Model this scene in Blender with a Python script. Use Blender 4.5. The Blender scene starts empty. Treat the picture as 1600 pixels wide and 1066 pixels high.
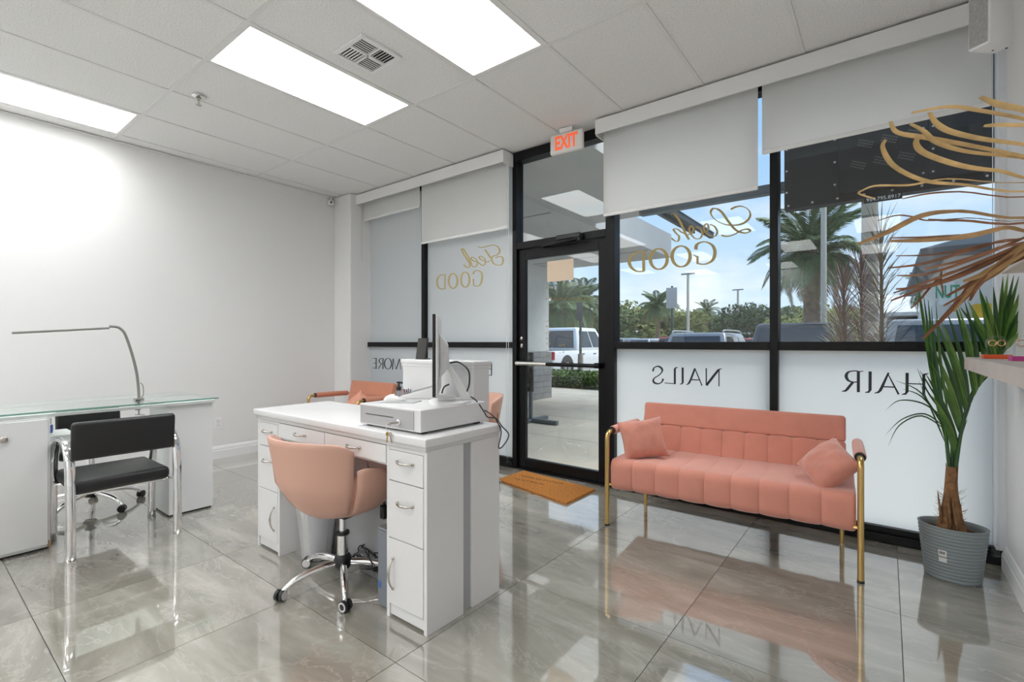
import bpy, bmesh, math, random
from mathutils import Vector, Matrix, noise
random.seed(7)
D = bpy.data; C = bpy.context.scene.collection; SC = bpy.context.scene
PI = math.pi
# ------------------------------------------------------------------ camera, world, sun, exposure
YAW = math.radians(37.75); FPX = 755.0; CAMH = 1.20
cam = D.objects.new('camera', D.cameras.new('camera')); C.objects.link(cam)
cam.location = (0, 0, CAMH); cam.rotation_euler = (PI/2, 0, YAW)
cam.data.sensor_width = 36; cam.data.lens = 36*FPX/1600; cam.data.shift_y = 2.5/1600
cam.data.clip_start = 0.02; cam.data.clip_end = 600
SC.camera = cam
SC.view_settings.view_transform = 'Standard'; SC.view_settings.look = 'None'
SC.view_settings.gamma = 1; SC.view_settings.use_curve_mapping = False
SC.view_settings.exposure = 0.42
PANEL = 10.5            # radiance of the ceiling light panels
SKY = .87
w = D.worlds.new('sky'); SC.world = w; w.use_nodes = True
nt = w.node_tree; nt.nodes.clear()
def N(nt, t, **k):
    n = nt.nodes.new(t)
    for a, b in k.items():
        if a.startswith('i_'):
            a = a[2:]; a = int(a) if a.isdigit() else a.replace('_', ' ')
            n.inputs[a].default_value = b
        else: setattr(n, a, b)
    return n
def ramp(nt, stops, interp='LINEAR'):
    r = nt.nodes.new('ShaderNodeValToRGB'); r.color_ramp.interpolation = interp
    e = r.color_ramp.elements
    while len(e) < len(stops): e.new(0.5)
    for q, (p, c) in zip(e, stops):
        q.position = p; q.color = (*c, 1) if len(c) == 3 else c
    return r
L = nt.links.new
tc = N(nt, 'ShaderNodeTexCoord'); sp = N(nt, 'ShaderNodeSeparateXYZ'); L(tc.outputs['Generated'], sp.inputs[0])
gr = ramp(nt, [(0.0, (.66, .80, .97)), (.12, (.58, .76, .97)), (.35, (.36, .60, .94)), (1, (.20, .42, .84))]); L(sp.outputs['Z'], gr.inputs[0])
mp = N(nt, 'ShaderNodeMapping'); mp.inputs['Scale'].default_value = (1, 1, 2.6); L(tc.outputs['Generated'], mp.inputs[0])
nz = N(nt, 'ShaderNodeTexNoise', i_Scale=2.6, i_Detail=7.0, i_Roughness=.58); L(mp.outputs[0], nz.inputs['Vector'])
cr = ramp(nt, [(.50, (0, 0, 0)), (.68, (.85, .85, .85))]); L(nz.outputs['Fac'], cr.inputs[0])
mx = N(nt, 'ShaderNodeMixRGB', i_2=(.95, .97, 1.0, 1)); L(cr.outputs[0], mx.inputs[0]); L(gr.outputs[0], mx.inputs[1])
bg = N(nt, 'ShaderNodeBackground', i_Strength=SKY); L(mx.outputs[0], bg.inputs[0])
wo = N(nt, 'ShaderNodeOutputWorld'); L(bg.outputs[0], wo.inputs[0])
sun = D.objects.new('sun', D.lights.new('sun', 'SUN')); C.objects.link(sun)
sun.data.energy = 4.0; sun.data.angle = math.radians(45); sun.data.color = (1, .96, .9)
sun.rotation_euler = Vector((.42, .36, .83)).to_track_quat('Z', 'Y').to_euler()   # high hazy sun behind thin cloud, in front of the shop to the right

# ------------------------------------------------------------------ helpers
_c, _s = math.cos(YAW), math.sin(YAW)
def at(u, v, ax, val):            # the point on an axis plane that the photograph shows at (u, v)
    X = (u-800)/FPX; zz = -(v-535.5)/FPX
    r = Vector((_c*X-_s, _s*X+_c, zz)); o = Vector((0, 0, CAMH)); k = 'xyz'.index(ax)
    return o + r*((val-o[k])/r[k])
MATS = {}
def mat(name, col, rough=.5, metal=0, spec=.5, coat=0, bump=0, bscale=200, var=0, vscale=6, trans=0, sheen=0, emit=None, estr=0, alpha=1, sss=0):
    if name in MATS: return MATS[name]
    m = D.materials.new(name); m.use_nodes = True; t = m.node_tree; b = t.nodes['Principled BSDF']
    b.inputs['Base Color'].default_value = (*col, 1); b.inputs['Roughness'].default_value = rough
    b.inputs['Metallic'].default_value = metal; b.inputs['Specular IOR Level'].default_value = spec
    b.inputs['Coat Weight'].default_value = coat; b.inputs['Transmission Weight'].default_value = trans
    b.inputs['Sheen Weight'].default_value = sheen
    if emit: b.inputs['Emission Color'].default_value = (*emit, 1); b.inputs['Emission Strength'].default_value = estr
    co = N(t, 'ShaderNodeTexCoord')
    if var:
        n = N(t, 'ShaderNodeTexNoise', i_Scale=vscale, i_Detail=4.0); t.links.new(co.outputs['Object'], n.inputs['Vector'])
        r = ramp(t, [(.3, tuple(max(0, c*(1-var)) for c in col)), (.7, tuple(min(1, c*(1+var)) for c in col))])
        t.links.new(n.outputs['Fac'], r.inputs[0]); t.links.new(r.outputs[0], b.inputs['Base Color'])
    if bump:
        n = N(t, 'ShaderNodeTexNoise', i_Scale=bscale, i_Detail=3.0); t.links.new(co.outputs['Object'], n.inputs['Vector'])
        bp = N(t, 'ShaderNodeBump', i_Strength=bump, i_Distance=.01); t.links.new(n.outputs['Fac'], bp.inputs['Height'])
        t.links.new(bp.outputs[0], b.inputs['Normal'])
    MATS[name] = m; return m
class MB:
    def __init__(s): s.b = bmesh.new()
    def box(s, x0, x1, y0, y1, z0, z1, bev=0, seg=2):
        t = bmesh.new(); bmesh.ops.create_cube(t, size=1)
        for v in t.verts: v.co = Vector(((x0+x1)/2+v.co.x*(x1-x0), (y0+y1)/2+v.co.y*(y1-y0), (z0+z1)/2+v.co.z*(z1-z0)))
        if bev: bmesh.ops.bevel(t, geom=t.edges[:], offset=bev, segments=seg, profile=.5, affect='EDGES')
        s._add(t); return s
    def _add(s, t, M=None):
        if M is not None: bmesh.ops.transform(t, matrix=M, verts=t.verts)
        me = D.meshes.new('tmp'); t.to_mesh(me); t.free(); s.b.from_mesh(me); D.meshes.remove(me)
    def merge(s, o, M=None): s._add(o.b, M); return s
    def poly(s, pts, d, axis='z', bev=0):
        """prism: 2-D outline pts on the plane normal to axis, between d[0] and d[1]"""
        t = bmesh.new()
        def p3(a, b, h): return {'z': (a, b, h), 'y': (a, h, b), 'x': (h, a, b)}[axis]
        lo = [t.verts.new(p3(a, b, d[0])) for a, b in pts]; hi = [t.verts.new(p3(a, b, d[1])) for a, b in pts]
        n = len(pts); t.faces.new(lo); t.faces.new(hi)
        for i in range(n): t.faces.new((lo[i], lo[(i+1) % n], hi[(i+1) % n], hi[i]))
        bmesh.ops.recalc_face_normals(t, faces=t.faces)
        if bev: bmesh.ops.bevel(t, geom=t.edges[:], offset=bev, segments=2, profile=.5, affect='EDGES')
        s._add(t); return s
    def tube(s, pts, r, seg=10, caps=True, flat=1.0):
        pts = [Vector(p) for p in pts]; n = len(pts)
        rs = r if isinstance(r, (list, tuple)) else [r]*n
        t = bmesh.new(); rings = []
        up = None
        for i, p in enumerate(pts):
            d = (pts[min(i+1, n-1)]-pts[max(i-1, 0)]).normalized()
            if up is None:
                up = Vector((0, 0, 1)) if abs(d.z) < .9 else Vector((1, 0, 0))
            a = d.cross(up).normalized(); bb = a.cross(d).normalized(); up = bb
            rings.append([t.verts.new(p + a*(rs[i]*math.cos(2*PI*k/seg)) + bb*(rs[i]*flat*math.sin(2*PI*k/seg))) for k in range(seg)])
        for i in range(n-1):
            for k in range(seg): t.faces.new((rings[i][k], rings[i][(k+1) % seg], rings[i+1][(k+1) % seg], rings[i+1][k]))
        if caps: t.faces.new(rings[0][::-1]); t.faces.new(rings[-1])
        bmesh.ops.recalc_face_normals(t, faces=t.faces)
        s._add(t); return s
    def lathe(s, prof, c=(0, 0, 0), seg=24, sx=1, sy=1, M=None, caps=True):
        t = bmesh.new(); rings = []
        for r, z in prof:
            rings.append([t.verts.new((r*sx*math.cos(2*PI*k/seg), r*sy*math.sin(2*PI*k/seg), z)) for k in range(seg)])
        for i in range(len(prof)-1):
            for k in range(seg): t.faces.new((rings[i][k], rings[i][(k+1) % seg], rings[i+1][(k+1) % seg], rings[i+1][k]))
        if caps: t.faces.new(rings[0][::-1]); t.faces.new(rings[-1])
        bmesh.ops.recalc_face_normals(t, faces=t.faces)
        T = Matrix.Translation(Vector(c)); s._add(t, T @ M if M else T); return s
    def grid(s, rows, closed_u=False, thick=0, uniform=True):
        """rows: list of lists of points, optionally solidified by thick"""
        t = bmesh.new(); V = [[t.verts.new(p) for p in r] for r in rows]
        n = len(V); m = len(V[0])
        for i in range(n-1):
            for k in range(m if closed_u else m-1):
                t.faces.new((V[i][k], V[i][(k+1) % m], V[i+1][(k+1) % m], V[i+1][k]))
        bmesh.ops.recalc_face_normals(t, faces=t.faces)
        if thick: bmesh.ops.solidify(t, geom=t.faces[:], thickness=thick)
        s._add(t); return s
    def quad(s, *p):
        s.b.faces.new([s.b.verts.new(q) for q in p]); return s
    def build(s, name, m, parent=None, smooth=False, world=False, sub=0, bev=0):
        me = D.meshes.new(name)
        if world and parent is not None:
            o = parent
            M = Matrix.Identity(4)
            while o is not None: M = o.matrix_basis @ M; o = o.parent
            bmesh.ops.transform(s.b, matrix=M.inverted(), verts=s.b.verts)
        s.b.to_mesh(me); s.b.free()
        for mm in (m if isinstance(m, (list, tuple)) else [m]): me.materials.append(mm)
        if smooth:
            for p in me.polygons: p.use_smooth = True
            if smooth != 'all':
                try: me.set_sharp_from_angle(angle=math.radians(40))
                except Exception: pass
        o = D.objects.new(name, me); C.objects.link(o)
        if parent is not None: o.parent = parent
        if bev: q = o.modifiers.new('b', 'BEVEL'); q.width = bev; q.segments = 2; q.limit_method = 'ANGLE'
        if sub: q = o.modifiers.new('s', 'SUBSURF'); q.levels = sub; q.render_levels = sub
        return o
def tag(o, label=None, cat=None, group=None, kind=None):
    if label: o['label'] = label
    if cat: o['category'] = cat
    if group: o['group'] = group
    if kind: o['kind'] = kind
    return o
def thing(name, label, cat, loc=(0, 0, 0), rz=0, group=None, rot=None):
    o = D.objects.new(name, None); C.objects.link(o); o.location = loc; o.rotation_euler = rot or (0, 0, rz); o.empty_display_size = .1
    return tag(o, label, cat, group)
def struct(name, mb, m, **k): return tag(mb.build(name, m, **k), kind='structure')
def sempty(name, loc=(0, 0, 0)):
    o = D.objects.new(name, None); C.objects.link(o); o.location = loc; o['kind'] = 'structure'; o.empty_display_size = .1; return o
def part(name, mb, m, p, **k): return mb.build(name, m, p, world=True, **k)
def copy_tree(o, parent=None, top=True):
    c = o.copy(); C.objects.link(c)
    if parent is not None: c.parent = parent
    for ch in [x for x in o.children]: copy_tree(ch, c, False)
    return c
def share(o, name, parent, loc=None, rot=None, scale=None):       # one more piece with the same mesh
    c = D.objects.new(name, o.data); C.objects.link(c); c.parent = parent
    if loc is not None: c.location = loc
    if rot is not None: c.rotation_euler = rot
    if scale is not None: c.scale = scale
    return c
def arc(c, r, a0, a1, n, ax=(1, 0, 0), ay=(0, 0, 1)):
    c, ax, ay = Vector(c), Vector(ax), Vector(ay)
    return [c+ax*(r*math.cos(a0+(a1-a0)*i/n))+ay*(r*math.sin(a0+(a1-a0)*i/n)) for i in range(n+1)]
def smoothpath(pts, n=6):          # Catmull-Rom, any dimension
    P = [tuple(p) for p in pts]; P = [P[0]]+P+[P[-1]]; out = []
    for i in range(1, len(P)-2):
        for k in range(n):
            t = k/n
            out.append(tuple(.5*((2*b)+(c-a)*t+(2*a-5*b+4*c-d)*t*t+(-a+3*b-3*c+d)*t**3) for a, b, c, d in zip(P[i-1], P[i], P[i+1], P[i+2])))
    out.append(P[-2]); return out

# ------------------------------------------------------------------ materials
WALL = mat('wall_paint', (.82, .82, .815), .55, bump=.03, bscale=350)
WHITE = mat('white_laminate', (.77, .77, .77), .22, spec=.5)
WHITE2 = mat('white_paint', (.85, .85, .85), .4)
FASC = mat('blind_fascia_white', (.84, .84, .83), .4)
FAB = None
BLK = mat('black_anodised_aluminium', (.007, .007, .008), .32, spec=.22)
CHROME = mat('chrome', (.86, .86, .87), .07, 1)
NICKEL = mat('brushed_nickel', (.55, .52, .47), .25, 1)
GOLD = mat('gold_tube', (.66, .45, .17), .28, 1)
BLEATHER = mat('black_leather', (.010, .010, .011), .38, bump=.12, bscale=260)
BPLAS = mat('black_plastic', (.012, .012, .013), .4)
GREYP = mat('grey_plastic', (.36, .37, .38), .45)
PINK = mat('pink_velvet', (.66, .27, .20), .85, spec=.2, sheen=.5, var=.05, vscale=9, bump=.05, bscale=500)
PINK2 = mat('pink_leather', (.63, .37, .285), .5, bump=.03, bscale=300)
PINKP = mat('pink_cushion_velvet', (.62, .255, .19), .85, spec=.2, sheen=.5, var=.07, vscale=14, bump=.1, bscale=80)
SALMON = mat('salmon_velvet', (.62, .26, .165), .8, spec=.2, sheen=.4, var=.04)
TBAR = mat('ceiling_grid_enamel', (.78, .78, .77), .45)
INK = mat('black_vinyl', (.016, .016, .018), .4)
GOLDV = mat('gold_vinyl', (.36, .27, .10), .5, .2)
CONC = mat('sidewalk_concrete', (.40, .38, .335), .9, var=.12, vscale=1.3, bump=.1, bscale=60)
ASPH = mat('asphalt', (.30, .295, .28), .9, var=.2, vscale=2)
STUC = mat('canopy_stucco', (.55, .56, .57), .9, var=.06, vscale=1.2, bump=.15, bscale=90)
STEEL = mat('grey_steel_beam', (.10, .12, .14), .5)
SILVER = mat('silver_plate', (.52, .53, .54), .35, .6)
def mk_glass(name, tint=(.96, .98, .97), ior=1.45, gl=1.0):
    m = D.materials.new(name); m.use_nodes = True; t = m.node_tree; t.nodes.clear()
    tr = N(t, 'ShaderNodeBsdfTransparent'); tr.inputs[0].default_value = (*tint, 1)
    g = N(t, 'ShaderNodeBsdfGlossy', i_Roughness=0.0); g.inputs[0].default_value = (gl, gl, gl, 1)
    f = N(t, 'ShaderNodeFresnel', i_IOR=ior); x = N(t, 'ShaderNodeMixShader'); o = N(t, 'ShaderNodeOutputMaterial')
    # the same reflectance on both faces of the pane
    ge = N(t, 'ShaderNodeNewGeometry'); mr = N(t, 'ShaderNodeMapRange', i_3=ior, i_4=1/ior)
    t.links.new(ge.outputs['Backfacing'], mr.inputs[0]); t.links.new(mr.outputs[0], f.inputs['IOR'])
    t.links.new(f.outputs[0], x.inputs[0]); t.links.new(tr.outputs[0], x.inputs[1]); t.links.new(g.outputs[0], x.inputs[2]); t.links.new(x.outputs[0], o.inputs[0])
    MATS[name] = m; return m
GLASS = mk_glass('window_glass')
CLEAR = mk_glass('clear_acrylic', (.97, .97, .97))
GTOP = mk_glass('table_glass', (.93, .975, .955))
GEDGE = mat('glass_edge_green', (.20, .38, .32), .15)
def mk_trans(name, col, tr=.5, gloss=.5, rough=.12, tcol=None):
    m = D.materials.new(name); m.use_nodes = True; t = m.node_tree; t.nodes.clear()
    d = N(t, 'ShaderNodeBsdfDiffuse'); d.inputs[0].default_value = (*col, 1)
    q = N(t, 'ShaderNodeBsdfTranslucent'); q.inputs[0].default_value = (*(tcol or col), 1)
    x = N(t, 'ShaderNodeMixShader', i_0=tr); t.links.new(d.outputs[0], x.inputs[1]); t.links.new(q.outputs[0], x.inputs[2])
    g = N(t, 'ShaderNodeBsdfGlossy', i_Roughness=rough); f = N(t, 'ShaderNodeFresnel', i_IOR=1.45)
    mu = N(t, 'ShaderNodeMath', operation='MULTIPLY'); mu.inputs[1].default_value = gloss; t.links.new(f.outputs[0], mu.inputs[0])
    y = N(t, 'ShaderNodeMixShader'); o = N(t, 'ShaderNodeOutputMaterial')
    t.links.new(mu.outputs[0], y.inputs[0]); t.links.new(x.outputs[0], y.inputs[1]); t.links.new(g.outputs[0], y.inputs[2]); t.links.new(y.outputs[0], o.inputs[0])
    MATS[name] = m; return m
FILM = mk_trans('frosted_film', (.88, .90, .91), .55, 1.0, .10)
FILM_LIT = mk_trans('frosted_film_daylit', (.95, .95, .95), .92, .6, .2, (1.0, .985, .965))  # lit copy of the same film: stronger daylight put into colour and transmission
FAB = mk_trans('blind_fabric', (.92, .92, .91), .5, .1, .5)
BIN = mk_trans('translucent_bin_plastic', (.80, .81, .83), .5, .5, .2)

def marble():
    m = D.materials.new('polished_marble_tile'); m.use_nodes = True; t = m.node_tree; b = t.nodes['Principled BSDF']; K = t.links.new
    co = N(t, 'ShaderNodeTexCoord'); oi = N(t, 'ShaderNodeObjectInfo')
    mu = N(t, 'ShaderNodeVectorMath', operation='SCALE'); mu.inputs['Scale'].default_value = 37.0
    cb = N(t, 'ShaderNodeCombineXYZ'); K(oi.outputs['Random'], cb.inputs[0]); K(oi.outputs['Random'], cb.inputs[1]); K(oi.outputs['Random'], cb.inputs[2]); K(cb.outputs[0], mu.inputs[0])
    ad = N(t, 'ShaderNodeVectorMath', operation='ADD'); K(co.outputs['Object'], ad.inputs[0]); K(mu.outputs[0], ad.inputs[1])
    mp = N(t, 'ShaderNodeMapping'); mp.inputs['Rotation'].default_value = (0, 0, .5); mp.inputs['Scale'].default_value = (.75, 2.6, 1); K(ad.outputs[0], mp.inputs[0])
    n1 = N(t, 'ShaderNodeTexNoise', i_Scale=1.7, i_Detail=8.0, i_Roughness=.62, i_Distortion=.6); K(mp.outputs[0], n1.inputs['Vector'])
    r1 = ramp(t, [(.28, (.21, .195, .16)), (.45, (.30, .284, .24)), (.58, (.38, .362, .312)), (.75, (.52, .50, .44))]); K(n1.outputs['Fac'], r1.inputs[0])
    mp2 = N(t, 'ShaderNodeMapping'); mp2.inputs['Rotation'].default_value = (0, 0, .95); mp2.inputs['Scale'].default_value = (1.0, 2.2, 1); K(ad.outputs[0], mp2.inputs[0])
    n2 = N(t, 'ShaderNodeTexNoise', i_Scale=1.5, i_Detail=6.0, i_Roughness=.65, i_Distortion=1.4); K(mp2.outputs[0], n2.inputs['Vector'])
    r2 = ramp(t, [(.475, (0, 0, 0)), (.5, (.42, .42, .42)), (.506, (0, 0, 0))]); K(n2.outputs['Fac'], r2.inputs[0])
    x = N(t, 'ShaderNodeMixRGB', i_2=(.52, .50, .45, 1)); K(r2.outputs[0], x.inputs[0]); K(r1.outputs[0], x.inputs[1])
    mr = N(t, 'ShaderNodeMapRange', i_3=.86, i_4=1.12); K(oi.outputs['Random'], mr.inputs[0])
    sc = N(t, 'ShaderNodeVectorMath', operation='SCALE'); K(x.outputs[0], sc.inputs[0]); K(mr.outputs[0], sc.inputs['Scale'])
    K(sc.outputs[0], b.inputs['Base Color'])
    b.inputs['Roughness'].default_value = .10; b.inputs['IOR'].default_value = 1.6
    b.inputs['Coat Weight'].default_value = 1; b.inputs['Coat Roughness'].default_value = .006; b.inputs['Coat IOR'].default_value = 2.5
    return m
MARBLE = marble()
def acoustic():
    m = D.materials.new('acoustic_ceiling_tile'); m.use_nodes = True; t = m.node_tree; b = t.nodes['Principled BSDF']; K = t.links.new
    co = N(t, 'ShaderNodeTexCoord')
    n = N(t, 'ShaderNodeTexNoise', i_Scale=130.0, i_Detail=3.0, i_Roughness=.7); K(co.outputs['Object'], n.inputs['Vector'])
    r = ramp(t, [(.34, (.66, .66, .65)), (.47, (.84, .84, .83)), (.6, (.88, .88, .87))]); K(n.outputs['Fac'], r.inputs[0])
    K(r.outputs[0], b.inputs['Base Color']); b.inputs['Roughness'].default_value = .95; b.inputs['Specular IOR Level'].default_value = .1
    bp = N(t, 'ShaderNodeBump', i_Strength=.35, i_Distance=.004); K(n.outputs['Fac'], bp.inputs['Height']); K(bp.outputs[0], b.inputs['Normal'])
    return m
ACOUS = acoustic()
def panel_mat(name, sky):
    m = D.materials.new(name); m.use_nodes = True; t = m.node_tree; t.nodes.clear()
    lw = N(t, 'ShaderNodeLayerWeight', i_Blend=.5); mr = N(t, 'ShaderNodeMapRange', i_1=0.0, i_2=1.0, i_3=PANEL, i_4=PANEL*.22)   # prismatic lens: dimmer at grazing angles
    t.links.new(lw.outputs['Facing'], mr.inputs[0])
    e = N(t, 'ShaderNodeEmission'); t.links.new(mr.outputs[0], e.inputs['Strength']); o = N(t, 'ShaderNodeOutputMaterial')
    co = N(t, 'ShaderNodeTexCoord'); n = N(t, 'ShaderNodeTexNoise', i_Scale=1.6, i_Detail=3.0)
    r = ramp(t, [(.40, (1, .995, .99)), (.64, (.86, .95, 1) if sky else (.97, .985, 1))])
    t.links.new(co.outputs['Object'], n.inputs['Vector']); t.links.new(n.outputs['Fac'], r.inputs[0]); t.links.new(r.outputs[0], e.inputs[0]); t.links.new(e.outputs[0], o.inputs[0])
    return m
PAN = panel_mat('light_panel', False); PANS = panel_mat('light_panel_sky_print', True)

# ------------------------------------------------------------------ room shell
XL, XR, YF, YB, CEIL = -5.47, .50, 3.66, -6.0, 3.01
floor = struct('floor', MB().box(XL-.1, XR+.1, YB-.1, 3.82, -.14, -.008), mat('tile_grout', (.16, .15, .135), .8))
xs = [.8025, .05, -.7025, -1.455, -2.2075, -2.96, -3.7125, -4.465, -5.2175, -5.97]
ys = [3.82, 3.52, 2.735, 1.95, 1.165, .385, -.395, -1.175, -1.955, -2.735, -3.515, -4.295, -5.075, -5.855, -6.1]
proto = {}
for i in range(len(xs)-1):
    for j in range(len(ys)-1):
        x1, x0 = min(xs[i], XR), max(xs[i+1], XL); y1, y0 = min(ys[j], 3.66), max(ys[j+1], YB)
        if x1-x0 < .02: continue
        key = (round(x1-x0, 3), round(y1-y0, 3)); a, b_ = (x1-x0)/2-.0014, (y1-y0)/2-.0014
        loc = ((x0+x1)/2, (y0+y1)/2, 0)
        if key in proto: share(proto[key], 'tile', floor, loc)
        else:
            o = MB().box(-a, a, -b_, b_, -.0075, 0).build('tile', MARBLE, floor); o.location = loc; proto[key] = o
ceil = struct('ceiling', MB().box(XL-.1, XR+.1, YB-.1, 3.80, CEIL+.12, CEIL+.22), WALL)
OX, OY = -3.46, 1.24; TW, TL = .6096, 1.2192
LIGHTS = {(0, 0): 'light panel with faint blue cloud print, between the ceiling vent and the sprinkler', (2, 0): 'light panel nearest the exit sign, beside the vent',
          (-3, -1): 'plain light panel along the left wall'}
BEHIND = [((5, -3), 'by the right wall, nearest the viewpoint'), ((2, -2), 'just behind the desk chair, nearest the desk'), ((-1, -2), 'left of the one nearest the desk'), ((3, -4), 'third from the desk on the window side'), ((0, -4), 'in the middle of the back room'), ((-3, -3), 'along the left wall behind the nail table'),
          ((5, -5), 'by the right wall at the back'), ((2, -6), 'at the back wall, middle'), ((-1, -6), 'at the back wall, left of the middle'), ((-3, -5), 'in the back left corner')]
for k_, v_ in BEHIND: LIGHTS[k_] = 'light panel '+v_+' (behind the viewpoint)'
cxs = [OX+TW*k for k in range(-4, 8)]; cys = [OY+TL*k for k in range(-6, 4)]
proto = {}
for i in range(-4, 7):
    for j in range(-6, 3):
        x0, x1 = max(OX+TW*i, XL), min(OX+TW*(i+1), XR); y0, y1 = max(OY+TL*j, YB), min(OY+TL*(j+1), YF)
        if x1-x0 < .01 or y1-y0 < .01: continue
        loc = ((x0+x1)/2, (y0+y1)/2, CEIL)
        lit = LIGHTS.get((i, j))
        if lit:
            t = thing('ceiling_light', 'recessed white '+lit.replace(' (behind the viewpoint)', ''), 'ceiling light', loc, group='ceiling light panels behind the viewpoint' if 'behind' in lit else 'recessed ceiling light panels')
            a, b_ = (x1-x0)/2-.012, (y1-y0)/2-.012
            MB().box(-a+.018, a-.018, -b_+.018, b_-.018, .004, .012).build('diffuser', PANS if (i, j) == (0, 0) else PAN, t)
            f = MB()
            for q in ((-a, a, -b_, -b_+.018), (-a, a, b_-.018, b_), (-a, -a+.018, -b_+.018, b_-.018), (a-.018, a, -b_+.018, b_-.018)): f.box(*q, 0, .016)
            f.build('frame', TBAR, t)
            continue
        key = (round(x1-x0, 3), round(y1-y0, 3)); a, b_ = (x1-x0)/2-.004, (y1-y0)/2-.004
        if key in proto: share(proto[key], 'ceiling_tile', ceil, (loc[0], loc[1], CEIL+.004))
        else:
            o = MB().box(-a, a, -b_, b_, 0, .015).build('ceiling_tile', ACOUS, ceil); o.location = (loc[0], loc[1], CEIL+.004); proto[key] = o
for x in cxs:
    if XL < x < XR: MB().box(x-.012, x+.012, YB, YF, CEIL-.002, CEIL+.004).build('grid_bar', TBAR, ceil)
for y in cys:
    if YB < y < YF: MB().box(XL, XR, y-.012, y+.012, CEIL-.0015, CEIL+.004).build('grid_bar', TBAR, ceil)
MB().box(XL, XL+.025, YB, YF, CEIL-.012, CEIL-.0005).build('wall_angle', TBAR, ceil)
struct('wall_left', MB().box(XL-.12, XL, YB, 3.80, -.1, CEIL+.2).box(XL, -5.12, 3.42, 3.80, 0, CEIL-.001, .012), WALL)
struct('wall_right', MB().box(XR, XR+.12, YB, 3.80, -.1, CEIL+.2), WALL)
struct('wall_back', MB().box(XL-.1, XR+.1, YB-.12, YB, -.1, CEIL+.2), WALL)
def bbprof(h=.13): return [(0, 0), (.016, 0), (.016, h*.62), (.012, h*.68), (.013, h*.78), (.006, h*.95), (0, h)]
struct('baseboard_left', MB().poly([(XL+a, z) for a, z in bbprof()], (YB, 3.42), 'y'), WHITE2)
struct('baseboard_right', MB().poly([(XR-a, z) for a, z in bbprof()], (YB, 3.62), 'y'), WHITE2)
struct('baseboard_back', MB().poly([(YB+a, z) for a, z in bbprof()], (XL, XR), 'x'), WHITE2)

# storefront frame --------------------------------------------------------
tr = sempty('trim_1', (0, 3.7, 0))
def bar(name, *q, bev=.003): return MB().box(*q, bev).build(name, BLK, tr, world=True)
bar('jamb', -5.42, -5.23, 3.66, 3.77, 0, CEIL)
bar('mullion', -4.12, -4.07, 3.66, 3.77, .09, 2.93); bar('mullion', -2.83, -2.78, 3.66, 3.77, 0, 2.93)
bar('mullion', -1.85, -1.77, 3.66, 3.77, 0, 2.93); bar('mullion', -.625, -.575, 3.66, 3.77, .09, 2.93)
bar('head', -5.23, .5, 3.66, 3.77, 2.925, CEIL)
for a, b_ in ((-5.23, -4.12), (-4.07, -2.83), (-1.77, -.625), (-.575, .5)):
    bar('transom_bar', a, b_, 3.665, 3.765, 1.148, 1.206)
for a, b_ in ((-5.23, -2.83), (-1.77, .5)):
    bar('sill', a, b_, 3.655, 3.77, 0, .05); bar('sill', a, b_, 3.675, 3.765, .05, .088)
bar('door_header', -2.78, -1.85, 3.66, 3.77, 2.085, 2.15)
bar('threshold', -2.78, -1.85, 3.66, 3.77, 0, .012)
MB().box(.462, .5, 3.60, 3.655, .1, CEIL).build('jamb_cover', mat('white_metal_cover', (.80, .84, .88), .35), tr, world=True)

def ribbon(mb, pts, ws, mapf):
    """flat lettering stroke: a polyline with a width per point, mapped onto the glass by mapf"""
    n = len(pts)
    Ls, Rs = [], []
    for i in range(n):
        a = Vector(pts[max(i-1, 0)]); b = Vector(pts[min(i+1, n-1)]); d = b-a
        d = d.normalized() if d.length > 1e-6 else Vector((1, 0)); nn = Vector((-d.y, d.x)); p = Vector(pts[i])
        Ls.append(mapf(*(p+nn*ws[i]/2))); Rs.append(mapf(*(p-nn*ws[i]/2)))
    mb.grid([Ls, Rs])
def nibw(pts, thin, thick, ang=0):     # broad-nib pen: thick on strokes across the nib
    out = []; n = len(pts)
    for i in range(n):
        a = Vector(pts[max(i-1, 0)]); b = Vector(pts[min(i+1, n-1)]); d = (b-a)
        d = d.normalized() if d.length > 1e-6 else Vector((1, 0))
        out.append(thin+(thick-thin)*abs(d.y*math.cos(ang)-d.x*math.sin(ang))**1.6)
    return out
def lettering(parent, strokes, ox, oy, sc, y, m, name='lettering', label=None):
    mb = MB(); k = 0
    for st in strokes:
        kind, wd, pts = st; k += 1
        f = lambda a, b, yy=y-.00012*k: tuple(at(ox+a/sc, oy+b/sc, 'y', yy))
        if kind == 's': ribbon(mb, pts, wd if isinstance(wd, list) else [wd]*len(pts), f)          # straight
        elif kind == 'c': q = smoothpath(pts, 8); ribbon(mb, q, [wd]*len(q), f)
        elif kind == 'n': q = smoothpath(pts, 8); ribbon(mb, q, nibw(q, *wd), f)
    o = mb.build(name, m, parent, world=True)
    if label: o['label'] = label
    return o
def ell(cx, cy, rx, ry, tilt=0, a0=0, a1=2*PI, n=28):
    out = []
    for i in range(n+1):
        a = a0+(a1-a0)*i/n; x, y = rx*math.cos(a), ry*math.sin(a)
        out.append((cx+x*math.cos(tilt)-y*math.sin(tilt), cy+x*math.sin(tilt)+y*math.cos(tilt)))
    return out
YG = 3.715
def window(n, x0, x1, parts):
    w_ = sempty('window_%d' % n, ((x0+x1)/2, YG, 1.2))
    for (z0, z1, film) in parts:
        MB().box(x0, x1, YG, YG+.006, z0, z1).build('glass_pane', GLASS, w_, world=True)
        if film: MB().quad((x0, YG-.003, z0), (x1, YG-.003, z0), (x1, YG-.003, z1), (x0, YG-.003, z1)).build('frosted_film', film, w_, world=True)
    return w_
w1 = window(1, -5.23, -4.12, [(.088, 1.148, FILM), (1.206, 2.925, FILM)])
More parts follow.
